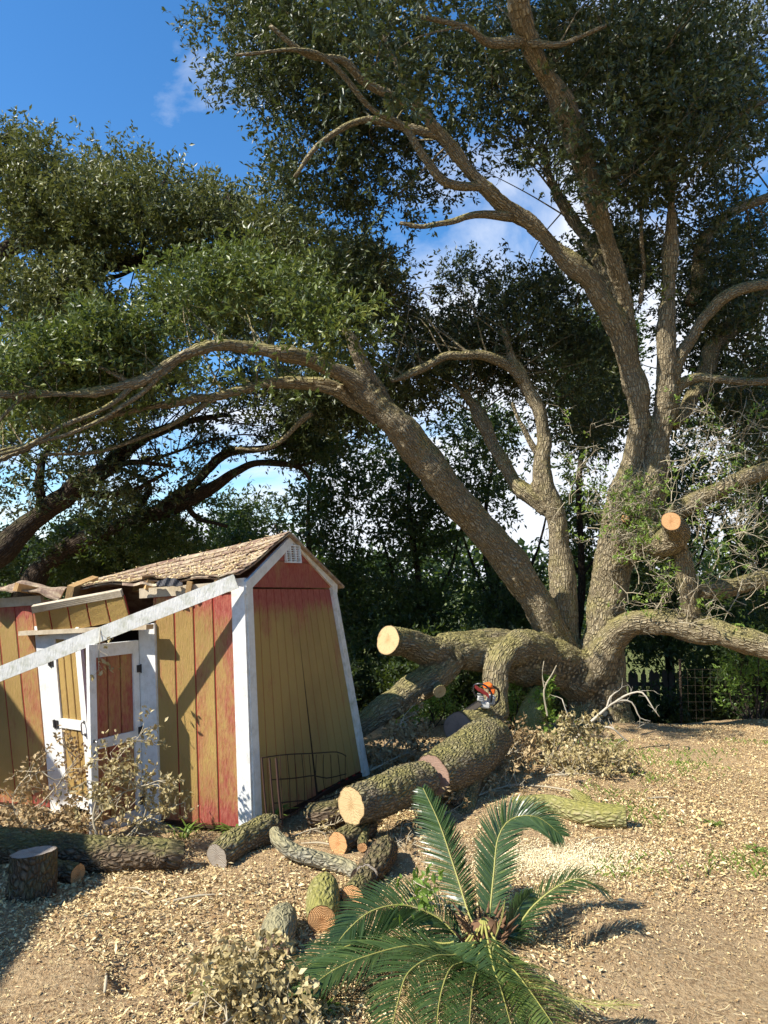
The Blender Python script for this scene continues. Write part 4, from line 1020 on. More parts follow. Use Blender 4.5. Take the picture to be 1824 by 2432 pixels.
# ---- trees behind
left_limbs = [[(-110, 1420, 10.6, 74), (-20, 1330, 10.6, 66), (66, 1243, 10.7, 50), (176, 1166, 10.8, 46), (253, 1111, 10.9, 40), (330, 1045, 11.0, 33), (385, 1022, 11.1, 25), (450, 1000, 11.2, 16), (540, 985, 11.3, 10)]]
left_thin = [
 [(90, 1225, 10.7, 24), (100, 1160, 10.7, 20), (104, 1100, 10.7, 18), (118, 1060, 10.7, 12), (95, 1010, 10.7, 8)],
 [(250, 1113, 10.9, 16), (320, 1095, 10.8, 12), (405, 1106, 10.7, 9)], [(340, 1090, 10.9, 12), (390, 1082, 10.8, 8), (450, 1062, 10.7, 5)],
 [(176, 1168, 10.8, 20), (260, 1180, 10.9, 16), (330, 1160, 11, 12), (400, 1120, 11, 8)],
]
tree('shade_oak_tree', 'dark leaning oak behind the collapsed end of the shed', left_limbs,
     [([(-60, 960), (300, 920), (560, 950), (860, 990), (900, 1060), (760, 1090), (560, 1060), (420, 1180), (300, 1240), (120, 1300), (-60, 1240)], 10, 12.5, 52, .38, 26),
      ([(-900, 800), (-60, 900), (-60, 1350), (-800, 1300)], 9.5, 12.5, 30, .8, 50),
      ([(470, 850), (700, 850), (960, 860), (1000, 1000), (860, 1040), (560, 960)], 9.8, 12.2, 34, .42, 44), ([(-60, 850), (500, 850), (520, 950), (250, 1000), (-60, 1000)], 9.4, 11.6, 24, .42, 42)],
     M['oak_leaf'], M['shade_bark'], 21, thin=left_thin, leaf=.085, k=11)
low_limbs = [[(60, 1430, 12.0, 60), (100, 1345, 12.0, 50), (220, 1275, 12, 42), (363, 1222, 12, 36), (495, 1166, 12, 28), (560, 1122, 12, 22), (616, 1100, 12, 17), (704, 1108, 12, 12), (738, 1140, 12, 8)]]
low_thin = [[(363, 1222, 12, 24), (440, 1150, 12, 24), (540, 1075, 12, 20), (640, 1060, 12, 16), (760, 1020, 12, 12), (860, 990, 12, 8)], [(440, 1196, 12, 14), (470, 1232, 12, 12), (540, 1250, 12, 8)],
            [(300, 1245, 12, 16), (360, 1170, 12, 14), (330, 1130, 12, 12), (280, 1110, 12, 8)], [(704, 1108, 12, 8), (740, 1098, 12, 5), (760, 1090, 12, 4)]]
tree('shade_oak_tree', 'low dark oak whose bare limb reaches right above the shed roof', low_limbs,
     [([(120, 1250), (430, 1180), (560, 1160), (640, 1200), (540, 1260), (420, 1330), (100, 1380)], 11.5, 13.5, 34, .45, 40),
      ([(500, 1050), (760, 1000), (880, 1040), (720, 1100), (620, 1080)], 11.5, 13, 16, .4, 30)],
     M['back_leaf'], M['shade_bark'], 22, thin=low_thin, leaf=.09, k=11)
top_limbs = [[(-300, 1300, 11.5, 90), (-260, 900, 11.5, 70), (-120, 700, 11.5, 52), (60, 575, 11.5, 40), (180, 605, 11.4, 36), (280, 625, 11.3, 36), (400, 610, 11.2, 34), (520, 598, 11.1, 34), (640, 612, 11.0, 28), (720, 640, 10.9, 18)]]
top_thin = [[(60, 575, 11.5, 20), (10, 520, 11.4, 16), (-60, 480, 11.3, 12)], [(250, 620, 11.3, 14), (200, 680, 11.2, 12), (120, 700, 11.1, 8)], [(-120, 700, 11.5, 24), (-60, 500, 11.5, 20), (20, 380, 11.5, 12)],
            [(330, 615, 11.2, 16), (360, 520, 11.2, 12), (390, 430, 11.2, 7)], [(180, 605, 11.4, 14), (230, 500, 11.4, 10), (260, 400, 11.4, 6)], [(520, 598, 11.1, 12), (560, 530, 11.1, 8), (540, 460, 11.1, 5)], [(330, 632, 11.2, 12), (250, 660, 11.2, 10), (170, 650, 11.2, 7)]]
tree('crowned_oak_tree', 'tall oak at the left whose sunlit lumpy crown tops stand against the blue sky', top_limbs,
     [([(-60, 270), (50, 290), (120, 340), (150, 420), (215, 360), (300, 345), (335, 400), (400, 385), (460, 395), (490, 440), (560, 450), (620, 490), (700, 560), (620, 640), (420, 620), (200, 640), (-60, 560)], 10, 12.8, 105, .5, 48),
      ([(-60, 560), (200, 620), (330, 640), (330, 860), (-60, 900)], 9.8, 12.8, 56, .55, 44),
      ([(330, 640), (620, 630), (760, 640), (760, 800), (330, 860)], 10.5, 12.8, 32, .5, 40),
      ([(540, 450), (620, 460), (760, 540), (900, 590), (970, 680), (960, 820), (760, 760), (600, 620)], 9.6, 12.6, 46, .5, 46),
      ([(-1000, 100), (-60, 260), (-60, 900), (-1000, 900)], 9.4, 13.5, 32, .95, 50)],
     leaf_mat('sunlit_oak_leaf', [(.042, .052, .014), (.085, .098, .022), (.14, .15, .036), (.26, .25, .08)], .45, .45, .16, (.3, .33, .07)), M['shade_bark'], 23, thin=top_thin, leaf=.085, k=12)
# thicket: one tree after another behind the oak
TK = [('narrow dark tree straight behind the shed gable', 740, [(660, 1010), (880, 980), (900, 1700), (700, 1640), (690, 1300)], 13.5, 15.5, 44),
      ('dark tree between the gable and the leaning oak stem', 980, [(870, 950), (1010, 1000), (1110, 1200), (1120, 1720), (880, 1700)], 13, 15.5, 60),
      ('dark tree filling the fork of the leaning oak stems', 1170, [(1020, 930), (1200, 960), (1240, 1100), (1200, 1250), (1290, 1400), (1260, 1720), (1080, 1720), (1130, 1350)], 13, 16, 60),
      ('tall dark tree between the second stem and the main trunk', 1380, [(1330, 780), (1500, 700), (1500, 980), (1420, 1100), (1440, 1250), (1400, 1500), (1300, 1720), (1340, 1400)], 12.5, 15.5, 60),
      ('dark tree right of the main trunk above the big horizontal limb', 1600, [(1540, 900), (1680, 980), (1700, 1180), (1640, 1320), (1700, 1440), (1640, 1600), (1470, 1620), (1500, 1300)], 13, 16, 50),
      ('dark tree at the right edge of the yard', 1790, [(1700, 850), (1900, 820), (1900, 1640), (1690, 1620), (1760, 1280), (1720, 1140)], 12.5, 15.5, 60),
      ('dark round topped tree in the background left of the shed ridge', 610, [(480, 1230), (560, 1180), (640, 1200), (700, 1250), (720, 1450), (440, 1450)], 14, 17, 34),
      ('dark tree low behind the left end of the shed roof', 260, [(60, 1280), (200, 1240), (420, 1260), (470, 1420), (40, 1440)], 13, 15, 38),
      ('dark tree at the left edge behind the torn roof', -60, [(-400, 1120), (-40, 1220), (60, 1330), (60, 1440), (-400, 1440)], 12.5, 15, 34)]
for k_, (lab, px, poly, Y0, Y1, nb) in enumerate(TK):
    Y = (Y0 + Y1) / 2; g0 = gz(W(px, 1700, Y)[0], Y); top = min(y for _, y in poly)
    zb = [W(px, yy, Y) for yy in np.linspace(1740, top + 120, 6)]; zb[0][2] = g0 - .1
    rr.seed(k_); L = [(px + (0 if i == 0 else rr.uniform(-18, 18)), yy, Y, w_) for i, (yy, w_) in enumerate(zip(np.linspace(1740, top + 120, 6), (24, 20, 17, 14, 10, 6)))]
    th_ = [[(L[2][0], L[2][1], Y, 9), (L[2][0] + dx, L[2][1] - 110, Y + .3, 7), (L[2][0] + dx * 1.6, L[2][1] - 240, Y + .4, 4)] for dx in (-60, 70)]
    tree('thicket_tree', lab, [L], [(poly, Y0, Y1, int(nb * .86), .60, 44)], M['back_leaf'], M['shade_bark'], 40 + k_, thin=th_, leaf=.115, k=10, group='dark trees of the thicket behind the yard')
# undergrowth
def shrub(label, px, py, Y, wpx, hpx, n, leafmat, seed, leaf=.07, k=9, name='shrub', rad=.26, ns=26, group=None, cat='shrub', dens=1.0):
    g = np.random.default_rng(seed); b_ = W(px, py, Y); b_[2] = gz(b_[0], b_[1]); t = thing(name, label, cat, b_, group)
    sx = wpx * Y / F / 2; sz = hpx * Y / F; m = MB(); O, D, RC = [], [], []
    for i in range(n):
        c_ = b_ + [g.uniform(-1, 1) * sx, g.uniform(-1, 1) * sx * .6, 0]; f = 1 - ((c_[0] - b_[0]) / sx) ** 2 * .5; c_[2] = b_[2] + sz * g.uniform(.1, 1) * f
        s0 = b_ + (c_ - b_) * [.35, .35, 0]; m.tube([s0, (s0 + c_) / 2 + g.normal(0, .05, 3), c_], [.010, .007, .004], 5, .12, 0, cap=False)
        u = g.normal(0, 1, (ns, 3)); u /= np.linalg.norm(u, axis=1)[:, None]
        O.append(c_ + u * rad * g.uniform(.2, 1, (ns, 1))); D.append(u * .6 + [0, 0, .5]); RC.append(np.full(ns, g.normal(0, .12)))
    O = np.concatenate(O); D = np.concatenate(D); D /= np.linalg.norm(D, axis=1)[:, None]; RC = np.concatenate(RC)
    keep = O[:, 2] > b_[2] - .05; O, D, RC = O[keep], D[keep], RC[keep]
    L_ = g.uniform(.08, .2, len(O)); V, Q, Rn = spray_leaves(O, D, L_, leaf, k, g, rnd_c=RC); cm = MB(); cm.add(V, Q, None, Rn)
    m.build('stem', M['dark_twig'], t, smooth=True); cm.build('foliage', leafmat, t); return t
UG = [(760, 1720, 11.0, 160, 240), (880, 1700, 11.5, 170, 260), (1000, 1720, 11.0, 180, 230), (1110, 1720, 11.3, 150, 260), (1230, 1740, 11.2, 140, 220), (1390, 1720, 11.6, 120, 200), (1520, 1740, 12.2, 160, 110), (1640, 1740, 12.0, 160, 120), (1740, 1750, 11.0, 150, 230), (1830, 1760, 10.2, 170, 330)]
UL = ['dark shrub behind the gable corner board', 'dark shrub behind the sawn limb end', 'dark shrub seen under the left sawn limb', 'dark shrub behind the chainsaw limb', 'dark shrub behind the mossy stump', 'dark shrub behind the trunk base', 'low dark shrub before the picket fence, nearer the trunk', 'low dark shrub before the picket fence, farther right', 'dark shrub under the right horizontal limb', 'tall dark green shrub at the right edge of the yard']
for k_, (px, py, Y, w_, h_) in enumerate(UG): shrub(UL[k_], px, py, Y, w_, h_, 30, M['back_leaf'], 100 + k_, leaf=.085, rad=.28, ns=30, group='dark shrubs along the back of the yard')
shrub('sunlit pale green shrub between the shed and the bucked logs', 1020, 1740, 8.6, 130, 75, 12, M['fresh_leaf'], 131, leaf=.05, rad=.13, ns=12)
shrub('sunlit green leaves left of the mossy stump under the limb', 1215, 1760, 8.4, 60, 110, 9, M['fresh_leaf'], 132, leaf=.05, rad=.09, ns=10)
shrub('bright green sapling at the right edge of the lawn', 1790, 1750, 9.0, 90, 190, 16, M['fresh_leaf'], 133, leaf=.055, rad=.14, ns=10)
shrub('bright green leafy bush at the left edge behind the torn roof', 10, 1400, 8.5, 90, 90, 0 + 10, M['fresh_leaf'], 134, leaf=.06, rad=.15, ns=12)
# unseen trees added on the right to darken the fill light on the gable
def side_tree(label, x, y, h, r_, seed):
    g = np.random.default_rng(seed); z0 = gz(x, y); t = thing('added_shade_tree', label, 'tree', (x, y, z0), 'unseen trees added to deepen the shade'); m = MB()
    m.tube([(x, y, z0 - .1), (x + .1, y, h * .4), (x, y + .1, h * .8)], [.2, .14, .05], 12, .3); n = 1100
    u = g.normal(0, 1, (n, 3)); u /= np.linalg.norm(u, axis=1)[:, None]; O = np.array([x, y, h * .55]) + u * [r_, r_, h * .5] * g.uniform(.5, 1, (n, 1)); kp = O[:, 2] > z0 + .15; O, u = O[kp], u[kp]
    m.build('trunk', M['shade_bark'], t, smooth=True); V, Q, Rn = spray_leaves(O, u, np.full(len(O), .6), .30, 6, g, wr=.5); m = MB(); m.add(V, Q, None, Rn); m.build('crown', M['back_leaf'], t)
side_tree('bushy tree added for shade outside the frame, nearest the house', 7.6, -1.0, 5.5, 1.7, 1); side_tree('bushy tree added for shade outside the frame, in the middle', 8.2, 2.6, 6.5, 2.0, 2); side_tree('bushy tree added for shade outside the frame, farthest back', 8.6, 6.4, 6.5, 2.0, 3)
# far wood
def far_wood():
    g = np.random.default_rng(5); n = 6000; ang = g.uniform(R(-50), R(50), n); d = g.uniform(30, 42, n); x = d * np.sin(ang) ; y = d * np.cos(ang)
    hmax = 3.0 + 1.2 * vnoise(np.stack([ang * 14, ang * 0, ang * 0], -1), 3) + .8 * vnoise(np.stack([ang * 50, ang * 0, ang * 0], -1), 4); z = -1.3 + (hmax + 1.3) * g.random(n) ** .8
    O = np.stack([x, y, z], -1); D = g.normal(0, 1, (n, 3)); D[:, 2] += .5; D /= np.linalg.norm(D, axis=1)[:, None]
    V, Q, Rn = spray_leaves(O, D, np.full(n, .7), .42, 5, g, wr=.6); m = MB(); m.add(V, Q, None, Rn); o = m.build('far_wood', M['back_leaf']); tag(o, 'far wood beyond the fence', 'wood', kind='stuff')
far_wood()

# ---- picket fence and wire fence at the back
pf = thing('picket_fence', 'weathered dark picket fence behind the shrubs right of the trunk', 'fence', (5, 13.3, -1.2))
pm = NB('fence_wood').set((.10, .075, .055), .9, .1)
m = MB(); m.box((5.2, 13.33, -.95), (6.4, .03, .07)); m.box((5.2, 13.33, -.2), (6.4, .03, .07)); m.build('rail', pm, pf)
pk = None
for k_ in range(50):
    x = 2.1 + k_ * .125
    if pk is None:
        m = MB(); w_ = .045; P = [(x - w_, 13.3, -1.2), (x + w_, 13.3, -1.2), (x + w_, 13.3, -.02), (x, 13.3, .05), (x - w_, 13.3, -.02)]
        V = np.array(P + [(a_, b_ - .02, c_) for a_, b_, c_ in P]); m.add(V, [(0, 1, 2, 3, 4), (9, 8, 7, 6, 5)] + [(i, 5 + i, 5 + (i + 1) % 5, (i + 1) % 5) for i in range(5)]); pk = m.build('picket', pm, pf, loc=(x, 13.3, -1.2)); o = pk
    else:
        o = pk.copy(); SC.collection.objects.link(o); o.parent = pf
    o.location = Vector((x - 5 + rr.uniform(-.012, .012), 0, rr.uniform(-.03, .03))); o.rotation_euler = (0, rr.uniform(-.02, .02), 0)
wf = thing('wire_fence', 'low rusty wire mesh fence with thin posts at the back of the yard', 'fence', (4, 10.0, -.3))
m = MB()
for x0, x1, y in ((1.6, 2.5, 10.2), (3.9, 6.2, 9.9)):
    m = MB(); zb = gz((x0 + x1) / 2, y)
    for k_ in range(int((x1 - x0) / .1) + 1): m.tube([(x0 + k_ * .1, y, zb), (x0 + k_ * .1, y, zb + .75)], [.0009] * 2, 4, 1, cap=False)
    for k_ in range(8): m.tube([(x0, y, zb + k_ * .105), (x1, y, zb + k_ * .105)], [.0009] * 2, 4, 1, cap=False)
    m.build('mesh_wire', M.setdefault('grey_wire', NB('grey_wire').set((.10, .075, .055), .6, .4)), wf)
for x, y in ((1.6, 10.2), (2.5, 10.2), (3.9, 9.9), (5.05, 9.9), (6.2, 9.9)):
    zb = gz(x, y); m = MB(); m.tube([(x, y, zb - .05), (x + .01, y, zb + .85)], [.02, .018], 8, 1); m.build('post', M['shade_bark'], wf)

# ---- mossy stump with ivy
st = thing('mossy_stump', 'curved mossy tree stump wrapped in ivy left of the trunk base', 'stump', W(1275, 1800, 8.0))
m = MB(); P, Rr = PW((1300, 1815, 7.9, 130), (1280, 1770, 8.0, 105), (1262, 1720, 8.1, 78), (1272, 1675, 8.15, 58), (1290, 1640, 8.2, 40)); m.tube(P, Rr, 32, .03, .012, seed=77); m.build('bark', M['mossy_bark'], st, smooth=True)
g = np.random.default_rng(61); q = g.integers(0, 5, 150); C_ = np.array(P)[q] + (np.array(Rr)[q] * 1.05)[:, None] * np.stack([g.uniform(-.2, 1, 150), -np.abs(g.normal(.5, .4, 150)), g.uniform(-.8, 1.6, 150)], -1)
V, Q, Rn = spray_leaves(C_, np.tile([.3, -.6, .2], (150, 1)), np.full(150, .06), .055, 4, g, wr=.7); m = MB(); m.add(V, Q, None, Rn); m.build('ivy_leaves', M['fresh_leaf'], st)

# ---- bare twigs sprouting from the oak
def twig_tree(m, p, d, L, r, g, depth=0, n=4):
    pts = [p]; rad = [r]; q = p.copy(); dd = d.copy(); kids = []
    for i in range(n):
        dd = dd + g.normal(0, .28, 3); dd /= np.linalg.norm(dd); q = q + dd * L / n; pts.append(q.copy()); rad.append(r * (1 - .75 * (i + 1) / n))
        if depth < 2: kids.append((q.copy(), dd.copy()))
    m.tube(pts, rad, 4, L / n * 1.01, 0, cap=False)
    for q, dd in kids:
        if g.random() < (.8 if depth == 0 else .45):
            nd = dd + g.normal(0, .75, 3); nd /= np.linalg.norm(nd); twig_tree(m, q, nd, L * g.uniform(.35, .6), r * .6, g, depth + 1, 3)
g = np.random.default_rng(8); m = MB(); O = []; D = []
regs = [((1440, 1560), (1150, 1330), 8.3, 80, .24), ((1400, 1480), (1160, 1320), 8.5, 30, .32), ((1560, 1800), (1020, 1260), 8.3, 50, .5), ((1600, 1824), (1260, 1480), 8.1, 44, .45), ((1480, 1620), (1330, 1500), 8.3, 30, .4), ((1600, 1824), (960, 1060), 8.3, 12, .5), ((1340, 1400), (1180, 1280), 9.0, 5, .4), ((1340, 1420), (1000, 1140), 8.7, 8, .35)]
for (x0, x1), (y0, y1), Y, n_, L in regs:
    for _ in range(n_):
        p = W(g.uniform(x0, x1), g.uniform(y0, y1), Y + g.normal(0, .12)); d = np.array([g.normal(0, .7), -abs(g.normal(.1, .5)), g.normal(.45, .5)]); d /= np.linalg.norm(d)
        twig_tree(m, p, d, L * g.uniform(.6, 1.3), .0055, g)
        if g.random() < .6:
            for _ in range(3): O.append(p + d * L * g.uniform(.3, 1) + g.normal(0, .05, 3)); D.append(d)
m.build('twigs', M['twig'], oak, smooth=True)
O = np.array(O); D = np.array(D); V, Q, Rn = spray_leaves(O, D, np.full(len(O), .1), .05, 7, g); m = MB(); m.add(V, Q, None, Rn + .25); m.build('sprouts', M['fresh_leaf'], oak)

# ---- dead white branch in front of the trunk
g = np.random.default_rng(15)
db = thing('bare_branch', 'bleached leafless dead branch arching in front of the dark trunk base', 'branch', W(1350, 1790, 7.4))
m = MB()
for L in ([(1350, 1790, 7.4, 11), (1380, 1740, 7.4, 9), (1420, 1700, 7.4, 7), (1462, 1667, 7.4, 5), (1500, 1668, 7.4, 4), (1520, 1705, 7.4, 3), (1545, 1712, 7.4, 2)],
          [(1462, 1667, 7.4, 6), (1490, 1650, 7.4, 5), (1525, 1645, 7.35, 4), (1550, 1680, 7.3, 3), (1566, 1702, 7.3, 2)], [(1400, 1728, 7.4, 8), (1450, 1728, 7.3, 6), (1475, 1748, 7.3, 4), (1492, 1762, 7.3, 3)],
          [(1440, 1685, 7.4, 5), (1450, 1655, 7.4, 4), (1470, 1640, 7.4, 2)], [(1380, 1745, 7.4, 6), (1350, 1700, 7.3, 4), (1335, 1660, 7.3, 2)]):
    P, Rr = PW(*L); i_ = m.tube(P, Rr, 6, .06)
    for c_ in i_['C'][2::3]: twig_tree(m, c_, np.array([g.normal(0, .8), g.normal(0, .5), g.normal(.1, .7)]), .16, .0035, g, 1, 3)
m.build('twigs', NB('bleached_wood').set((.46, .41, .32), .85, .15), db, smooth=True)
m = MB()
tw = thing('bare_branch', 'small forked dead twig standing before the dark sawn limb', 'branch', W(1290, 1690, 7.6))
for L in ([(1300, 1700, 7.6, 4), (1292, 1640, 7.6, 4), (1312, 1600, 7.6, 3), (1322, 1580, 7.6, 2)], [(1292, 1632, 7.6, 3), (1288, 1600, 7.6, 2), (1292, 1570, 7.6, 2)], [(1300, 1625, 7.6, 2), (1288, 1615, 7.6, 2)]):
    P, Rr = PW(*L); m.tube(P, Rr, 5, .05)
m.build('twigs', M['twig'], tw)

# ---- cut leafy branches (brush)
def brush(label, paths, leafmat, seed, leaf=.042, nsub=10, L=.28, k=6, ns=3, name='leafy_branch', twm=None, base=None, cat='branch', rtw=.006, group='cut leafy branches lying about'):
    g = np.random.default_rng(seed); pts0 = paths[0][0]; b_ = W(*pts0[:3]); t = thing(name, label, cat, b_, group); m = MB(); O, D = [], []
    for pth in paths:
        P, Rr = PW(*pth); Rr = [x_ * .62 for x_ in Rr]
        for q_, r_ in zip(P, Rr): q_[2] = max(q_[2], gz(q_[0], q_[1]) + r_ + .01)
        i_ = m.tube(P, Rr, 7, .05)
        C_ = i_['C']
        for _ in range(nsub):
            j_ = int(len(C_) * g.uniform(.15, .999)); p = C_[j_]; d = i_['T'][j_] * .5 + g.normal(0, .7, 3) + [0, 0, .15]; d /= np.linalg.norm(d)
            l = L * g.uniform(.5, 1.2); e_ = p + d * l + [0, 0, -l * .1]; m.tube([p, (p + e_) / 2 + g.normal(0, .02, 3), e_], [rtw * .6, rtw * .4, rtw * .25], 4, .1, 0, cap=False)
            for _ in range(ns): f = g.uniform(.3, 1); O.append(p + (e_ - p) * f + g.normal(0, .02, 3)); D.append(d)
    O = np.array(O); D = np.array(D); kp = O[:, 2] > .005; O, D = O[kp], D[kp]
    V, Q, Rn = spray_leaves(O, D, np.full(len(O), .09), leaf, k, g, wr=.55, droop=.3); V[:, 2] = np.maximum(V[:, 2], .004)
    tag(m.build('stem', twm or M['twig'], t, smooth=True), kind='stuff'); c2 = MB(); c2.add(V, Q, None, Rn); c2.build('leaves', leafmat, t); return t
OD, DL = M['olive_dead_leaf'], M['dead_leaf']
brush('withered branch with curled leaves leaning on the right shed door', [[(235, 2000, 4.72, 12), (222, 1940, 4.74, 10), (245, 1860, 4.7, 7), (290, 1790, 4.7, 5), (330, 1750, 4.7, 3)], [(225, 1950, 4.72, 8), (280, 1890, 4.65, 6), (330, 1870, 4.6, 4), (375, 1855, 4.6, 3)]], OD, 201, nsub=20, L=.15, ns=3, leaf=.034)
brush('withered leafy branch standing before the door jamb', [[(300, 1990, 4.6, 8), (340, 1950, 4.62, 7), (380, 1930, 4.65, 5), (410, 1915, 4.7, 3)], [(320, 1985, 4.62, 6), (350, 1900, 4.66, 5), (290, 1840, 4.7, 4), (255, 1800, 4.7, 3)]], OD, 202, nsub=18, L=.13, ns=3, leaf=.034)
brush('leafy dead branch leaning against the left door jamb', [[(40, 1990, 4.9, 9), (90, 1920, 4.95, 7), (150, 1850, 5.0, 5), (180, 1800, 5.0, 3)], [(60, 1985, 4.9, 7), (30, 1900, 5.0, 5), (70, 1840, 5.05, 4), (130, 1830, 5.1, 3)]], DL, 203, nsub=24, L=.17, ns=3, leaf=.034)
brush('low heap of brown withered leaves between left jamb and long log', [[(-40, 1995, 4.9, 7), (60, 1975, 4.9, 6), (140, 1965, 4.9, 5), (220, 1960, 4.9, 4)]], DL, 204, nsub=44, L=.2, ns=4, k=7)
brush('dead leafy sprig dangling from the fallen board over the door', [[(239, 1490, 4.95, 3), (236, 1530, 4.93, 3), (234, 1575, 4.92, 3), (236, 1600, 4.92, 3)]], OD, 205, nsub=7, L=.06, ns=1, k=4, rtw=.003)
brush('brown leafy brush heaped between the gable corner and the bucked logs', [[(870, 1840, 6.5, 10), (900, 1790, 6.7, 8), (940, 1740, 6.9, 6), (960, 1700, 7.0, 4)], [(880, 1830, 6.5, 9), (940, 1800, 6.6, 7), (1000, 1770, 6.8, 5)]], DL, 206, nsub=40, L=.24, ns=4, leaf=.045)
brush('pale leafed brush spilling behind the thickest log', [[(1150, 1830, 6.7, 8), (1210, 1790, 6.8, 6), (1270, 1770, 6.9, 5)], [(1140, 1850, 6.6, 8), (1190, 1850, 6.6, 6), (1230, 1880, 6.5, 4)]], DL, 207, nsub=34, L=.24, ns=4, leaf=.045)
brush('large yellowing brush pile in front of the trunk base', [[(1300, 1890, 6.3, 9), (1360, 1830, 6.5, 8), (1400, 1780, 6.8, 6), (1430, 1750, 7.0, 4)], [(1320, 1880, 6.3, 8), (1400, 1860, 6.4, 7), (1470, 1840, 6.6, 5)], [(1290, 1850, 6.5, 8), (1320, 1790, 6.7, 6), (1340, 1740, 6.9, 4)]], OD, 208, nsub=44, L=.26, ns=4, leaf=.045)
brush('loose twiggy brush in the shade below the thickest log', [[(1120, 1960, 5.7, 7), (1180, 1930, 5.9, 6), (1240, 1910, 6.0, 4)], [(960, 1985, 5.2, 6), (1020, 1960, 5.4, 5), (1080, 1950, 5.5, 3)]], DL, 209, nsub=22, L=.2, ns=2, leaf=.04)
brush('small leafy twig heap between the curved limb and the gable', [[(700, 1985, 5.0, 6), (740, 1970, 5.05, 5), (800, 1955, 5.1, 3)]], OD, 210, nsub=14, L=.14, ns=2, leaf=.035)
brush('wilted olive leaf heap in the foreground left of the palm', [[(440, 2400, 2.9, 8), (540, 2340, 3.05, 7), (640, 2310, 3.2, 5)], [(520, 2440, 2.8, 8), (600, 2390, 2.95, 7), (720, 2400, 2.95, 5)], [(560, 2280, 3.3, 8), (600, 2320, 3.2, 6), (650, 2380, 3.0, 5)]], OD, 211, nsub=40, L=.13, ns=4, leaf=.038, k=6, rtw=.005)
brush('short twiggy brush behind the rough log piece', [[(930, 2060, 4.75, 6), (980, 2040, 4.8, 5), (1010, 2050, 4.75, 3)], [(920, 2110, 4.5, 5), (930, 2060, 4.7, 4), (945, 2030, 4.85, 3)]], DL, 212, nsub=12, L=.14, ns=1, leaf=.035)

# ---- sago palm
def cycad_mat():
    b = NB('palm_leaflet'); r = b.attr('rnd').outputs['Fac']
    c = b.ramp(r, [(0, (.025, .05, .018)), (.55, (.060, .100, .030)), (1, (.21, .26, .06))])
    b.set(c, .30, .5); tr = b.n('BsdfTranslucent'); tr.inputs[0].default_value = (.10, .22, .02, 1); mx = b.n('MixShader', {0: .18}); b.l(b.p.outputs[0], mx.inputs[1]); b.l(tr.outputs[0], mx.inputs[2]); b.l(mx.outputs[0], b.out.inputs[0]); return b.m
M['leaflet'] = cycad_mat(); M['rachis'] = NB('palm_rachis').set((.32, .30, .08), .5, .3); M['dry'] = leaf_mat('dry_palm', [(.35, .33, .10), (.50, .46, .18)], .6, .3, .2)
pb = G(1150, 2285); pb[2] = gz(pb[0], pb[1]); palm = thing('sago_palm', 'glossy green sago palm with arching feather fronds in the foreground', 'palm', pb)
m = MB(); m.tube([pb - [0, 0, .05], pb + [0, 0, .04], pb + [0, 0, .10]], [.085, .08, .04], 20, .02, .02, seed=5); 
g = np.random.default_rng(71)
for k_ in range(60):
    a_ = g.uniform(0, 6.28); p = pb + [math.cos(a_) * .09, math.sin(a_) * .09, g.uniform(0, .1)]; e_ = p + np.array([math.cos(a_) * .05, math.sin(a_) * .05, .05]) * g.uniform(.6, 1.5); m.tube([p, e_], [.008, .002], 5, .1, cap=False)
m.build('trunk', NB('palm_trunk').set((.16, .09, .05), .95, .1), palm, smooth=True)
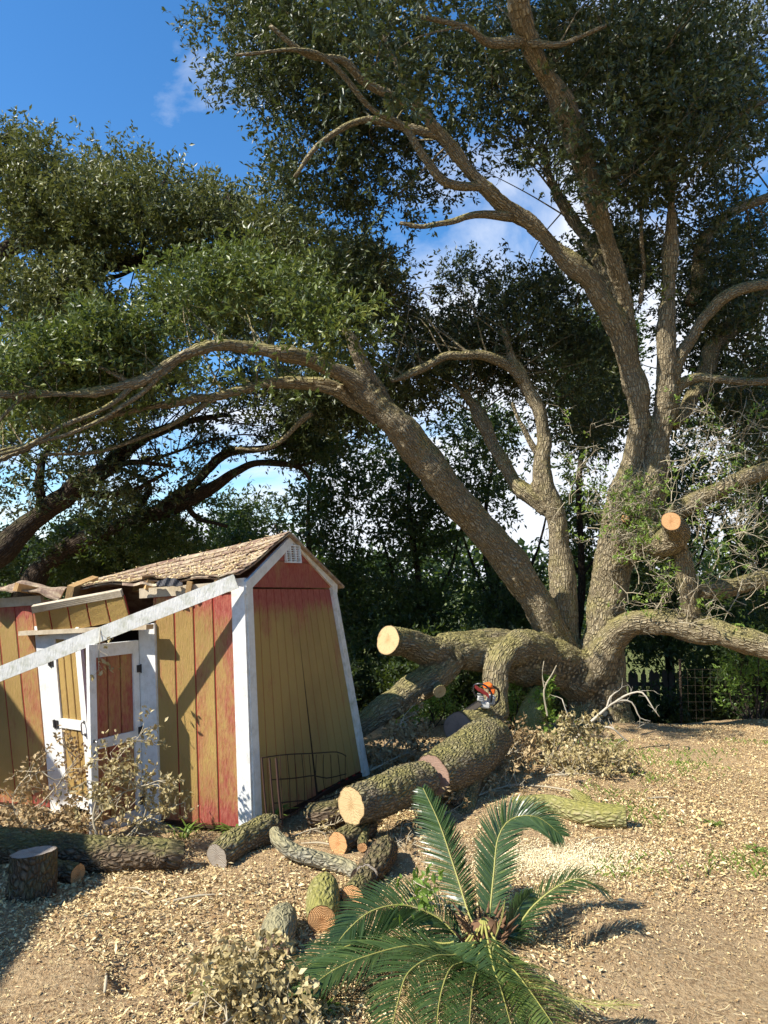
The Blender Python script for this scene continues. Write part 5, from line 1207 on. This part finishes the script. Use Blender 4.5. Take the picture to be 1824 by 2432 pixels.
def frond(nodes, ll, seed, bright=0.0, dry=False, npair=52, start=.13, upv=.30, label=None, up=False):
    if not up and not dry: ll *= 1.2
    npair = int(npair * 1.4)
    g = np.random.default_rng(seed)
    P = [pb + [0, 0, .11]] + [W(*a) for a in nodes]
    for q in P[1:]: q[2] = max(q[2], gz(q[0], q[1]) + .015)
    C = catmull(P, 14); S = np.concatenate([[0], np.cumsum(np.linalg.norm(np.diff(C, axis=0), axis=1))]); tot = S[-1]
    m = MB(); m.tube(P, np.linspace(.006, .0016, len(P)), 6, .04); o = m.build('frond', M['rachis'], palm, smooth=True, label=label)
    T = np.gradient(C, axis=0); T /= np.linalg.norm(T, axis=1)[:, None]
    V, F_, Rn = [], [], []
    h0 = P[-1] - P[0]; h0[2] = 0; side0 = np.cross(h0, [0, 0, 1.]) if np.linalg.norm(h0) > .35 and not up else np.array([1., .15, 0]); side0 /= np.linalg.norm(side0)
    n0 = np.cross(side0, T[2]); side0 = side0 if n0 @ np.array([0, -.5, .85]) > 0 else -side0
    for i in range(npair):
        f = start + (1 - start) * (i + .5) / npair; s = f * tot; c_ = np.array([np.interp(s, S, C[:, j]) for j in range(3)]); t = np.array([np.interp(s, S, T[:, j]) for j in range(3)]); t /= np.linalg.norm(t)
        side = side0 - t * np.dot(side0, t); side /= np.linalg.norm(side); side0 = side; nrm = np.cross(side, t); nrm /= np.linalg.norm(nrm)
        ln = ll * (math.sin(math.pi * min(1, max(.0, (f - start) / (1 - start) * .86 + .12))) ** .55)
        for sg in (-1, 1):
            l = ln * g.uniform(.9, 1.06); fw_ = .62 + .55 * f; d = side * sg + t * (fw_ + g.normal(0, .06)) + nrm * (upv + g.normal(0, .07)); d /= np.linalg.norm(d); w = .0038
            j0 = len(V); wd = np.cross(d, nrm + side * sg * g.normal(.15, .12) + t * g.normal(0, .18)); wd /= np.linalg.norm(wd)
            for k_, (q, ww) in enumerate(((0, .6), (.3, 1), (.65, .9), (1, .12))):
                cc = c_ + d * l * q + np.array([0, 0, -1.]) * l * .22 * q ** 2.2 + t * l * .14 * q * q; V += [cc - wd * w * ww, cc + wd * w * ww + nrm * .0015]; Rn += [min(1, max(0, g.normal(.35, .12) + bright + .25 * q * bright))] * 2
            F_ += [(j0, j0 + 1, j0 + 3, j0 + 2), (j0 + 2, j0 + 3, j0 + 5, j0 + 4), (j0 + 4, j0 + 5, j0 + 7, j0 + 6)]
    m = MB(); m.add(np.array(V), np.array(F_), None, np.array(Rn)); m.build('leaflets', M['dry'] if dry else M['leaflet'], o)
frond([(1122, 2190, 3.45), (1085, 2080, 3.62), (1045, 1960, 3.78), (1005, 1872, 3.90)], .16, 1, npair=62, up=True)
frond([(1160, 2190, 3.5), (1172, 2080, 3.62), (1183, 1990, 3.72), (1215, 1945, 3.76), (1275, 1940, 3.76), (1335, 1985, 3.74)], .16, 2, npair=70, bright=.1, up=True)
frond([(1210, 2215, 3.45), (1268, 2150, 3.5), (1330, 2102, 3.52), (1385, 2088, 3.52), (1440, 2120, 3.5)], .13, 3, bright=-.15, upv=.15)
frond([(1105, 2235, 3.45), (1040, 2180, 3.5), (960, 2150, 3.48), (880, 2165, 3.4), (820, 2215, 3.32), (800, 2245, 3.28)], .15, 4, npair=60)
frond([(1080, 2258, 3.35), (990, 2245, 3.3), (900, 2262, 3.2), (800, 2300, 3.08), (715, 2362, 2.95)], .16, 5, npair=62, bright=.12)
frond([(1095, 2262, 3.3), (1030, 2272, 3.15), (970, 2310, 3.0), (945, 2380, 2.82), (925, 2470, 2.62)], .15, 6, npair=58, bright=.1)
frond([(1110, 2275, 3.25), (1070, 2300, 3.05), (1045, 2370, 2.85), (1035, 2470, 2.6)], .13, 7, npair=50, bright=.12)
frond([(1135, 2290, 3.2), (1122, 2350, 2.95), (1112, 2470, 2.6)], .14, 8, npair=46)
frond([(1185, 2272, 3.3), (1225, 2310, 3.15), (1270, 2370, 2.95), (1325, 2450, 2.7)], .15, 9, npair=54, bright=.35)
frond([(1220, 2310, 3.2), (1300, 2350, 3.05), (1400, 2385, 2.95), (1510, 2385, 2.95)], .12, 10, npair=44, dry=True, label='yellowing frond lying flat on the sand')
frond([(1195, 2230, 3.42), (1222, 2175, 3.48), (1238, 2145, 3.5), (1262, 2120, 3.52)], .09, 11, npair=34)
frond([(1070, 2240, 3.4), (960, 2225, 3.4), (850, 2240, 3.3), (760, 2275, 3.2), (690, 2325, 3.08)], .14, 12, npair=56, bright=-.1)
frond([(1140, 2240, 3.4), (1128, 2190, 3.48), (1118, 2160, 3.52)], .04, 13, npair=20, bright=.2)
frond([(1170, 2290, 3.2), (1190, 2350, 3.0), (1215, 2440, 2.7)], .13, 14, npair=44, bright=.05)
frond([(1160, 2255, 3.34), (1190, 2190, 3.4), (1200, 2140, 3.45)], .05, 15, npair=22, dry=True, label='short dry frond at the heart of the palm')
# fresh oak sprig lying on the palm
brush('fresh green oak sprig lying on the upper left palm frond', [[(1060, 2145, 3.38, 5), (1030, 2120, 3.38, 4), (985, 2095, 3.4, 3)], [(1050, 2150, 3.36, 4), (1010, 2140, 3.36, 3), (975, 2120, 3.38, 2)]], M['fresh_leaf'], 301, leaf=.042, nsub=6, L=.05, ns=2, k=4, rtw=.004, name='oak_sprig', cat='sprig', group=None)

# ---- rusty wire cage
cg = thing('wire_cage', 'rusty wire garden fence panel leaning against the shaded shed gable', 'wire panel', W(640, 1960, 4.95))
def wire(pts, r): 
    m = MB(); m.tube([W(*p) for p in pts], [r] * len(pts), 5, .1); return m
for px in (622, 640, 656): wire([(px, 1800, 5.05), (px + 6, 1880, 5.0), (px + 14, 1962, 4.96)], .007 if px != 656 else .009).build('post', M['rust'], cg)
m = MB()
for pts in ([(620, 1800, 5.05), (680, 1792, 5.2), (745, 1789, 5.5), (800, 1786, 5.8), (822, 1796, 5.95)], [(640, 1852, 5.02), (700, 1848, 5.3), (745, 1842, 5.5), (775, 1848, 5.65), (822, 1838, 5.95)], [(650, 1908, 5.0), (710, 1902, 5.3), (760, 1900, 5.5), (820, 1880, 5.9)], [(655, 1950, 4.97), (700, 1930, 5.2), (770, 1880, 5.6), (815, 1850, 5.9)]): m.tube([W(*p) for p in pts], [.0045] * len(pts), 5, .1)
for k_ in range(10):
    f = k_ / 9; x = 665 + 155 * f; Y = 5.1 + .85 * f; m.tube([W(x, 1792, Y), W(x + rr.uniform(-4, 6), 1850, Y), W(x + 8, 1945 - 50 * f, Y)], [.0025] * 3, 4, .2, cap=False)
m.build('wires', M['rust'], cg)

# ---- chainsaw
cs = thing('chainsaw', 'orange and grey chainsaw resting on the sawn limb', 'chainsaw', W(1160, 1690, 7.2))
def at(px, py, dy=0.0): return W(px, py, 7.1 + dy)
OM = NB('orange_plastic').set((.85, .16, .02), .35, .5); GM = NB('grey_metal').set((.42, .42, .40), .4, .5); WM = NB('light_grey_plastic').set((.62, .60, .56), .45, .4); BM = NB('black_plastic').set((.02, .02, .022), .35, .5); RM = NB('dark_red_plastic').set((.22, .02, .02), .3, .5); SM = NB('steel_bar').set((.16, .13, .10), .5, .5, metal=.3)
RX = Matrix.Rotation(R(8), 3, 'Y')
m = MB(); m.box(at(1150, 1672), (.105, .12, .07), RX, bev=.015); m.box(at(1142, 1660, -.03), (.06, .07, .05), RX, bev=.008); m.build('engine_housing', WM, cs)
m = MB(); m.box(at(1166, 1662, -.01), (.075, .11, .10), RX, bev=.02); m.build('side_cover', GM, cs)
m = MB()
for q in range(4): m.box(at(1140, 1648 + q * 5, -.072), (.05, .008, .009), RX)
m.build('cooling_fins', GM, cs)
m = MB(); m.box(at(1158, 1628), (.085, .13, .045), Matrix.Rotation(R(-14), 3, 'Y'), bev=.016); m.box(at(1168, 1640, .0), (.05, .11, .06), RX, bev=.012); m.build('top_cover', OM, cs)
m = MB(); V = []; n_ = 8
for i in range(n_ + 1):
    a_ = R(-60 + 100 * i / n_); c_ = at(1146, 1650) + np.array([-.13 * math.cos(a_) * .7 + .02, -.085, .085 * math.sin(a_) + .012]); V += [c_ + [0, -.01, 0], c_ + [0, .03, 0]]
m = MB(); p_ = [at(1128, 1630, -.10), at(1136, 1636, -.10), at(1150, 1644, -.10), at(1160, 1652, -.10)]
for a0, a1 in zip(p_[:-1], p_[1:]): m.hexa([a0 + [0, -.035, -.016], a1 + [0, -.035, -.022], a1 + [0, -.035, .020], a0 + [0, -.035, .016], a0 + [0, .03, -.016], a1 + [0, .03, -.022], a1 + [0, .03, .020], a0 + [0, .03, .016]])
m.build('hand_guard', RM, cs)
m = MB(); m.tube([at(1166, 1668, -.10), at(1168, 1650, -.12), at(1158, 1632, -.12), at(1140, 1624, -.11), at(1126, 1628, -.08), at(1124, 1640, -.03), at(1130, 1655, 0)], [.0085] * 7, 8, .015); m.build('front_handle', BM, cs)
m = MB(); m.tube([at(1172, 1630, .04), at(1184, 1640, .09), at(1184, 1662, .10), at(1172, 1676, .06)], [.011] * 4, 8, .015); m.build('rear_handle', BM, cs)
a_, c_ = at(1142, 1668, -.06), at(1088, 1704, -.10); d = c_ - a_; L_ = np.linalg.norm(d); d /= L_; up = np.cross(d, [0, 1., 0]); up /= np.linalg.norm(up)
def bar_poly(w, th, name, mat, ext=0.0):
    P = [a_ + up * w, a_ - up * w, a_ - up * w + d * L_ * .9, a_ - up * w * .6 + d * (L_ + ext) * .98, a_ + d * (L_ + ext), a_ + up * w * .6 + d * (L_ + ext) * .98, a_ + up * w + d * L_ * .9]
    k = len(P); V = np.array([p + [0, -th, 0] for p in P] + [p + [0, th, 0] for p in P]); m = MB(); m.add(V, [tuple(range(k)), tuple(range(2 * k - 1, k - 1, -1))] + [(i, k + i, k + (i + 1) % k, (i + 1) % k) for i in range(k)]); m.build(name, mat, cs)
bar_poly(.026, .003, 'guide_bar', SM); 
m = MB()
for sg in (-1, 1):
    for q in range(16): m.box(a_ + up * sg * .028 + d * L_ * (q + .5) / 16, (.013, .009, .009), Matrix.Rotation(math.atan2(-d[2], d[0]), 3, 'Y'))
m.build('chain', BM, cs)

# ---- weeds
def weed(label, px, py, n, h, w, seed, mat=None, spread=.5, droop=.6):
    g = np.random.default_rng(seed); b_ = G(px, py); b_[2] = gz(b_[0], b_[1]); t = thing('weed', label, 'weed', b_); m = MB(); V, F_, Rn = [], [], []
    for i in range(n):
        a_ = g.uniform(0, 6.28); d = np.array([math.cos(a_) * spread, math.sin(a_) * spread, 1]); l = h * g.uniform(.5, 1.1); j0 = len(V); sd = np.array([-math.sin(a_), math.cos(a_), 0]); r_ = g.random(); st = b_ + g.normal(0, h * .12, 3) * [1, 1, 0]
        for q, ww in ((0, .5), (.35, 1), (.7, .8), (1, .05)):
            c_ = st + d * l * q + np.array([math.cos(a_), math.sin(a_), -1.1]) * droop * l * q * q; V += [c_ - sd * w * ww, c_ + sd * w * ww]; Rn += [r_] * 2
        F_ += [(j0, j0 + 1, j0 + 3, j0 + 2), (j0 + 2, j0 + 3, j0 + 5, j0 + 4), (j0 + 4, j0 + 5, j0 + 7, j0 + 6)]
    m = MB(); m.add(np.array(V), np.array(F_), None, np.array(Rn)); m.build('blades', mat or M['fresh_leaf'], t)
weed('long leaved green weed at the foot of the red planks', 440, 1990, 22, .22, .006, 401, spread=.25)
weed('broad leaved green weed right of the corner post', 560, 1985, 22, .20, .010, 402, spread=.35)
weed('drooping dark green weed beside the wire panel', 640, 1962, 26, .30, .014, 403, spread=.25, droop=.5)
weed('tuft of green grass in the middle of the sunny lawn', 1692, 1955, 30, .08, .006, 404)
weed('patch of short green grass at the right edge of the lawn', 1795, 2015, 60, .06, .004, 405, spread=.9)
weed('small green plant in front of the long log', 398, 2062, 12, .06, .008, 406, spread=.8)
weed('small green plant among the wilted foreground leaves', 480, 2350, 12, .07, .005, 407, spread=.6)
weed('low green weed at the bottom left of the palm', 770, 2400, 12, .06, .008, 408, spread=.9)
# sparse lawn grass
g = np.random.default_rng(44); n = 5200; px = g.uniform(1380, 1900, n); py = 1760 + g.random(n) ** 1.5 * 330
V, F_, Rn = [], [], []
P = np.array([G(a_, b_) for a_, b_ in zip(px, py)]); kp = vnoise(P * 2.2, 12) + g.normal(0, .25, n) > .12; P = P[kp]; P[:, 2] = ground_h(P[:, 0], P[:, 1])
k_ = len(P); a_ = g.uniform(0, 6.28, k_); hh = g.uniform(.015, .05, k_); dx = np.stack([np.cos(a_), np.sin(a_), 0 * a_], -1); sd = np.stack([-np.sin(a_), np.cos(a_), 0 * a_], -1) * .0025
V = np.stack([P - sd, P + sd, P + dx * hh[:, None] * .3 + [0, 0, 1] * hh[:, None] * .7, P + dx * hh[:, None] * .9 + [0, 0, 1] * hh[:, None]], 1).reshape(-1, 3)
m = MB(); m.add(V, np.arange(k_ * 4).reshape(-1, 4)[:, [0, 1, 3, 2]], None, np.repeat(g.random(k_), 4)); tag(m.build('lawn_grass', M['fresh_leaf']), 'thin grass blades growing through the leaf litter', 'grass', kind='stuff')

# ---- leaf litter
def litter():
    g = np.random.default_rng(99)
    def scatter(n, size, name, matr, label, x0, x1, y0, y1, thr, lift, cull=True):
        x = g.uniform(x0, x1, n); y = y0 + (y1 - y0) * g.random(n) ** 1.15
        P = np.stack([x, y, 0 * x], -1); qx, qy = project(P); d = fbm(P * 1.3, 21, 3) + .35
        d += -1.3 * np.exp(-(((qx - 200) / 260) ** 2 + ((qy - 2360) / 90) ** 2)) - .8 * np.exp(-(((qx - 1700) / 330) ** 2 + ((qy - 2330) / 110) ** 2)) - .9 * np.exp(-(((qx - 1330) / 190) ** 2 + ((qy - 2035) / 38) ** 2))
        d += -.6 * np.exp(-(((qx - 1450) / 160) ** 2 + ((qy - 2200) / 60) ** 2)) + .7 * np.exp(-(((qx - 560) / 260) ** 2 + ((qy - 2120) / 120) ** 2)) + .8 * np.exp(-(((qx - 1650) / 320) ** 2 + ((qy - 1870) / 90) ** 2)) + 1.6 * np.exp(-(((qx - 270) / 46) ** 2 + ((qy - 2290) / 40) ** 2))
        kp = (d + g.normal(0, .35, n) > thr) & (qx > -150) & (qx < 1980) & (qy < 2520); P = P[kp]; k = len(P)
        P[:, 2] = ground_h(P[:, 0], P[:, 1]) + g.uniform(.001, lift, k)
        a = g.uniform(0, 6.28, k); A_ = np.stack([np.cos(a), np.sin(a), g.normal(0, .38, k)], -1); A_ /= np.linalg.norm(A_, axis=1)[:, None]
        s = np.cross(A_, np.stack([g.normal(0, .5, k), g.normal(0, .5, k), np.ones(k)], -1)); s /= np.linalg.norm(s, axis=1)[:, None]; nn = np.cross(s, A_)
        l = (size * np.clip(np.exp(g.normal(-.1, .36, k)), .35, 1.9))[:, None]; w = l * g.uniform(.14, .27, k)[:, None]; cu = (g.uniform(-.2, .6, k))[:, None]
        V = np.stack([P - A_ * l / 2, P + s * w + nn * w * cu * 2, P + A_ * l / 2 + nn * l * cu * .3, P - s * w + nn * w * cu * 2], 1).reshape(-1, 3)
        V[:, 2] += .004; m = MB(); m.add(V, np.arange(k * 4).reshape(-1, 4), None, np.repeat(g.random(k), 4)); o = m.build(name, matr); tag(o, label, name.replace('_', ' '), kind='stuff'); print(name, k)
    scatter(330000, .0165, 'leaf_litter', M['litter'], 'dry brown and tan oak leaves strewn over the sandy ground', -3.6, 5.6, 2.3, 8.9, .12, .014)
    scatter(60000, .013, 'wood_chips', M['litter'], 'small wood chips and bits of bark all over the sand', -3.0, 3.6, 2.2, 6.5, -.9, .006)
    scatter(40000, .027, 'leaf_litter', M['litter'], 'curled olive leaves strewn round the logs and the palm', -2.6, 2.6, 2.3, 6.6, .55, .028)
    n = 9000; x = g.uniform(-3, 3.8, n); y = g.uniform(2.2, 6.5, n); P = np.stack([x, y, ground_h(x, y) + g.uniform(.003, .014, n)], -1); a = g.uniform(0, 6.28, n)
    A_ = np.stack([np.cos(a), np.sin(a), g.normal(0, .12, n)], -1) * (g.uniform(.008, .035, n))[:, None]; s = np.stack([-np.sin(a), np.cos(a), 0 * a], -1) * .0011; kk = A_[:, [1, 0, 2]] * [-.25, .25, .1]
    V = np.stack([P - A_ - s, P + kk - s, P + A_ - s, P + A_ + s, P + kk + s, P - A_ + s], 1).reshape(-1, 3); b0 = np.arange(n)[:, None] * 6; m = MB(); m.add(V, np.concatenate([b0 + [0, 1, 4, 5], b0 + [1, 2, 3, 4]]), None, np.repeat(g.random(n), 6)); tag(m.build('dry_straw', M['litter']), 'fine twiglets and dry grass straws strewn over the sand', 'straw', kind='stuff')
    # sawdust
    n = 16000; px = g.normal(1340, 110, n); py = g.normal(2040, 22, n); P = np.array([G(a, b_) for a, b_ in zip(px, py)]); P[:, 2] = ground_h(P[:, 0], P[:, 1]) + g.uniform(.002, .014, n)
    a = g.uniform(0, 6.28, n); A_ = np.stack([np.cos(a), np.sin(a), g.normal(0, .5, n)], -1) * .005; s = np.stack([-np.sin(a), np.cos(a), g.normal(0, .5, n)], -1) * .0025
    V = np.stack([P - A_, P + s, P + A_, P - s], 1).reshape(-1, 3); m = MB(); m.add(V, np.arange(n * 4).reshape(-1, 4)); tag(m.build('sawdust', NB('sawdust').set((.82, .70, .44), .9, .1)), 'pale yellow sawdust scattered right of the palm', 'sawdust', kind='stuff')
    # on the roof
    k = 1500; V = []
    for _ in range(k):
        u, v = g.uniform(.02, .98), g.random() ** .8 * .99; c_ = roof(u, v, .022); a = g.uniform(0, 6.28); d = np.array([math.cos(a), math.sin(a) * .9, math.sin(a) * .35]); e_ = np.array([-d[1], d[0], .2]); l, w = .018 * g.uniform(.5, 1.3), .006; V += [c_ - d * l, c_ + e_ * w, c_ + d * l, c_ - e_ * w]
    m = MB(); m.add(np.array(V), np.arange(k * 4).reshape(-1, 4), None, np.repeat(g.random(k), 4)); tag(m.build('leaf_litter', M['litter']), 'dry leaves lying on the shed roof shingles', 'leaf litter', kind='stuff')
    # small sticks
    for j, (px, py, l, a, r_) in enumerate([(470, 2140, .32, .3, .006), (330, 2130, .2, 2.6, .004), (700, 2060, .16, .1, .008), (1010, 2100, .2, .5, .007), (250, 2330, .18, 1.9, .006), (620, 2290, .4, -.9, .006), (1560, 1900, .3, .2, .006), (760, 2020, .25, 2.9, .006), (1420, 2000, .2, .5, .004), (1300, 1890, .5, 2.7, .006)]):
        p = G(px, py); z = gz(p[0], p[1]) + r_ + .008; p[2] = z; d = np.array([math.cos(a), math.sin(a), 0]) * l / 2; m = MB(); m.tube([p - d, p + [0, .01, .01], p + d], [r_, r_, r_ * .5], 7, .03, .001)
        o = m.build('stick', M['twig'], smooth=True, loc=p); tag(o, ['thin stick on the leaf litter below the long log', 'small stick left of the middle of the litter', 'short thick chip beside the curved limb', 'stick behind the upper left frond', 'stick at the edge of the sandy patch', 'long bent stick over the wilted leaf heap', 'stick on the upper lawn', 'stick just above the curved limb', 'stick in the sawdust right of the palm', 'long pale stick from the brush to the mossy log'][j], 'stick', 'loose sticks on the ground')
litter()
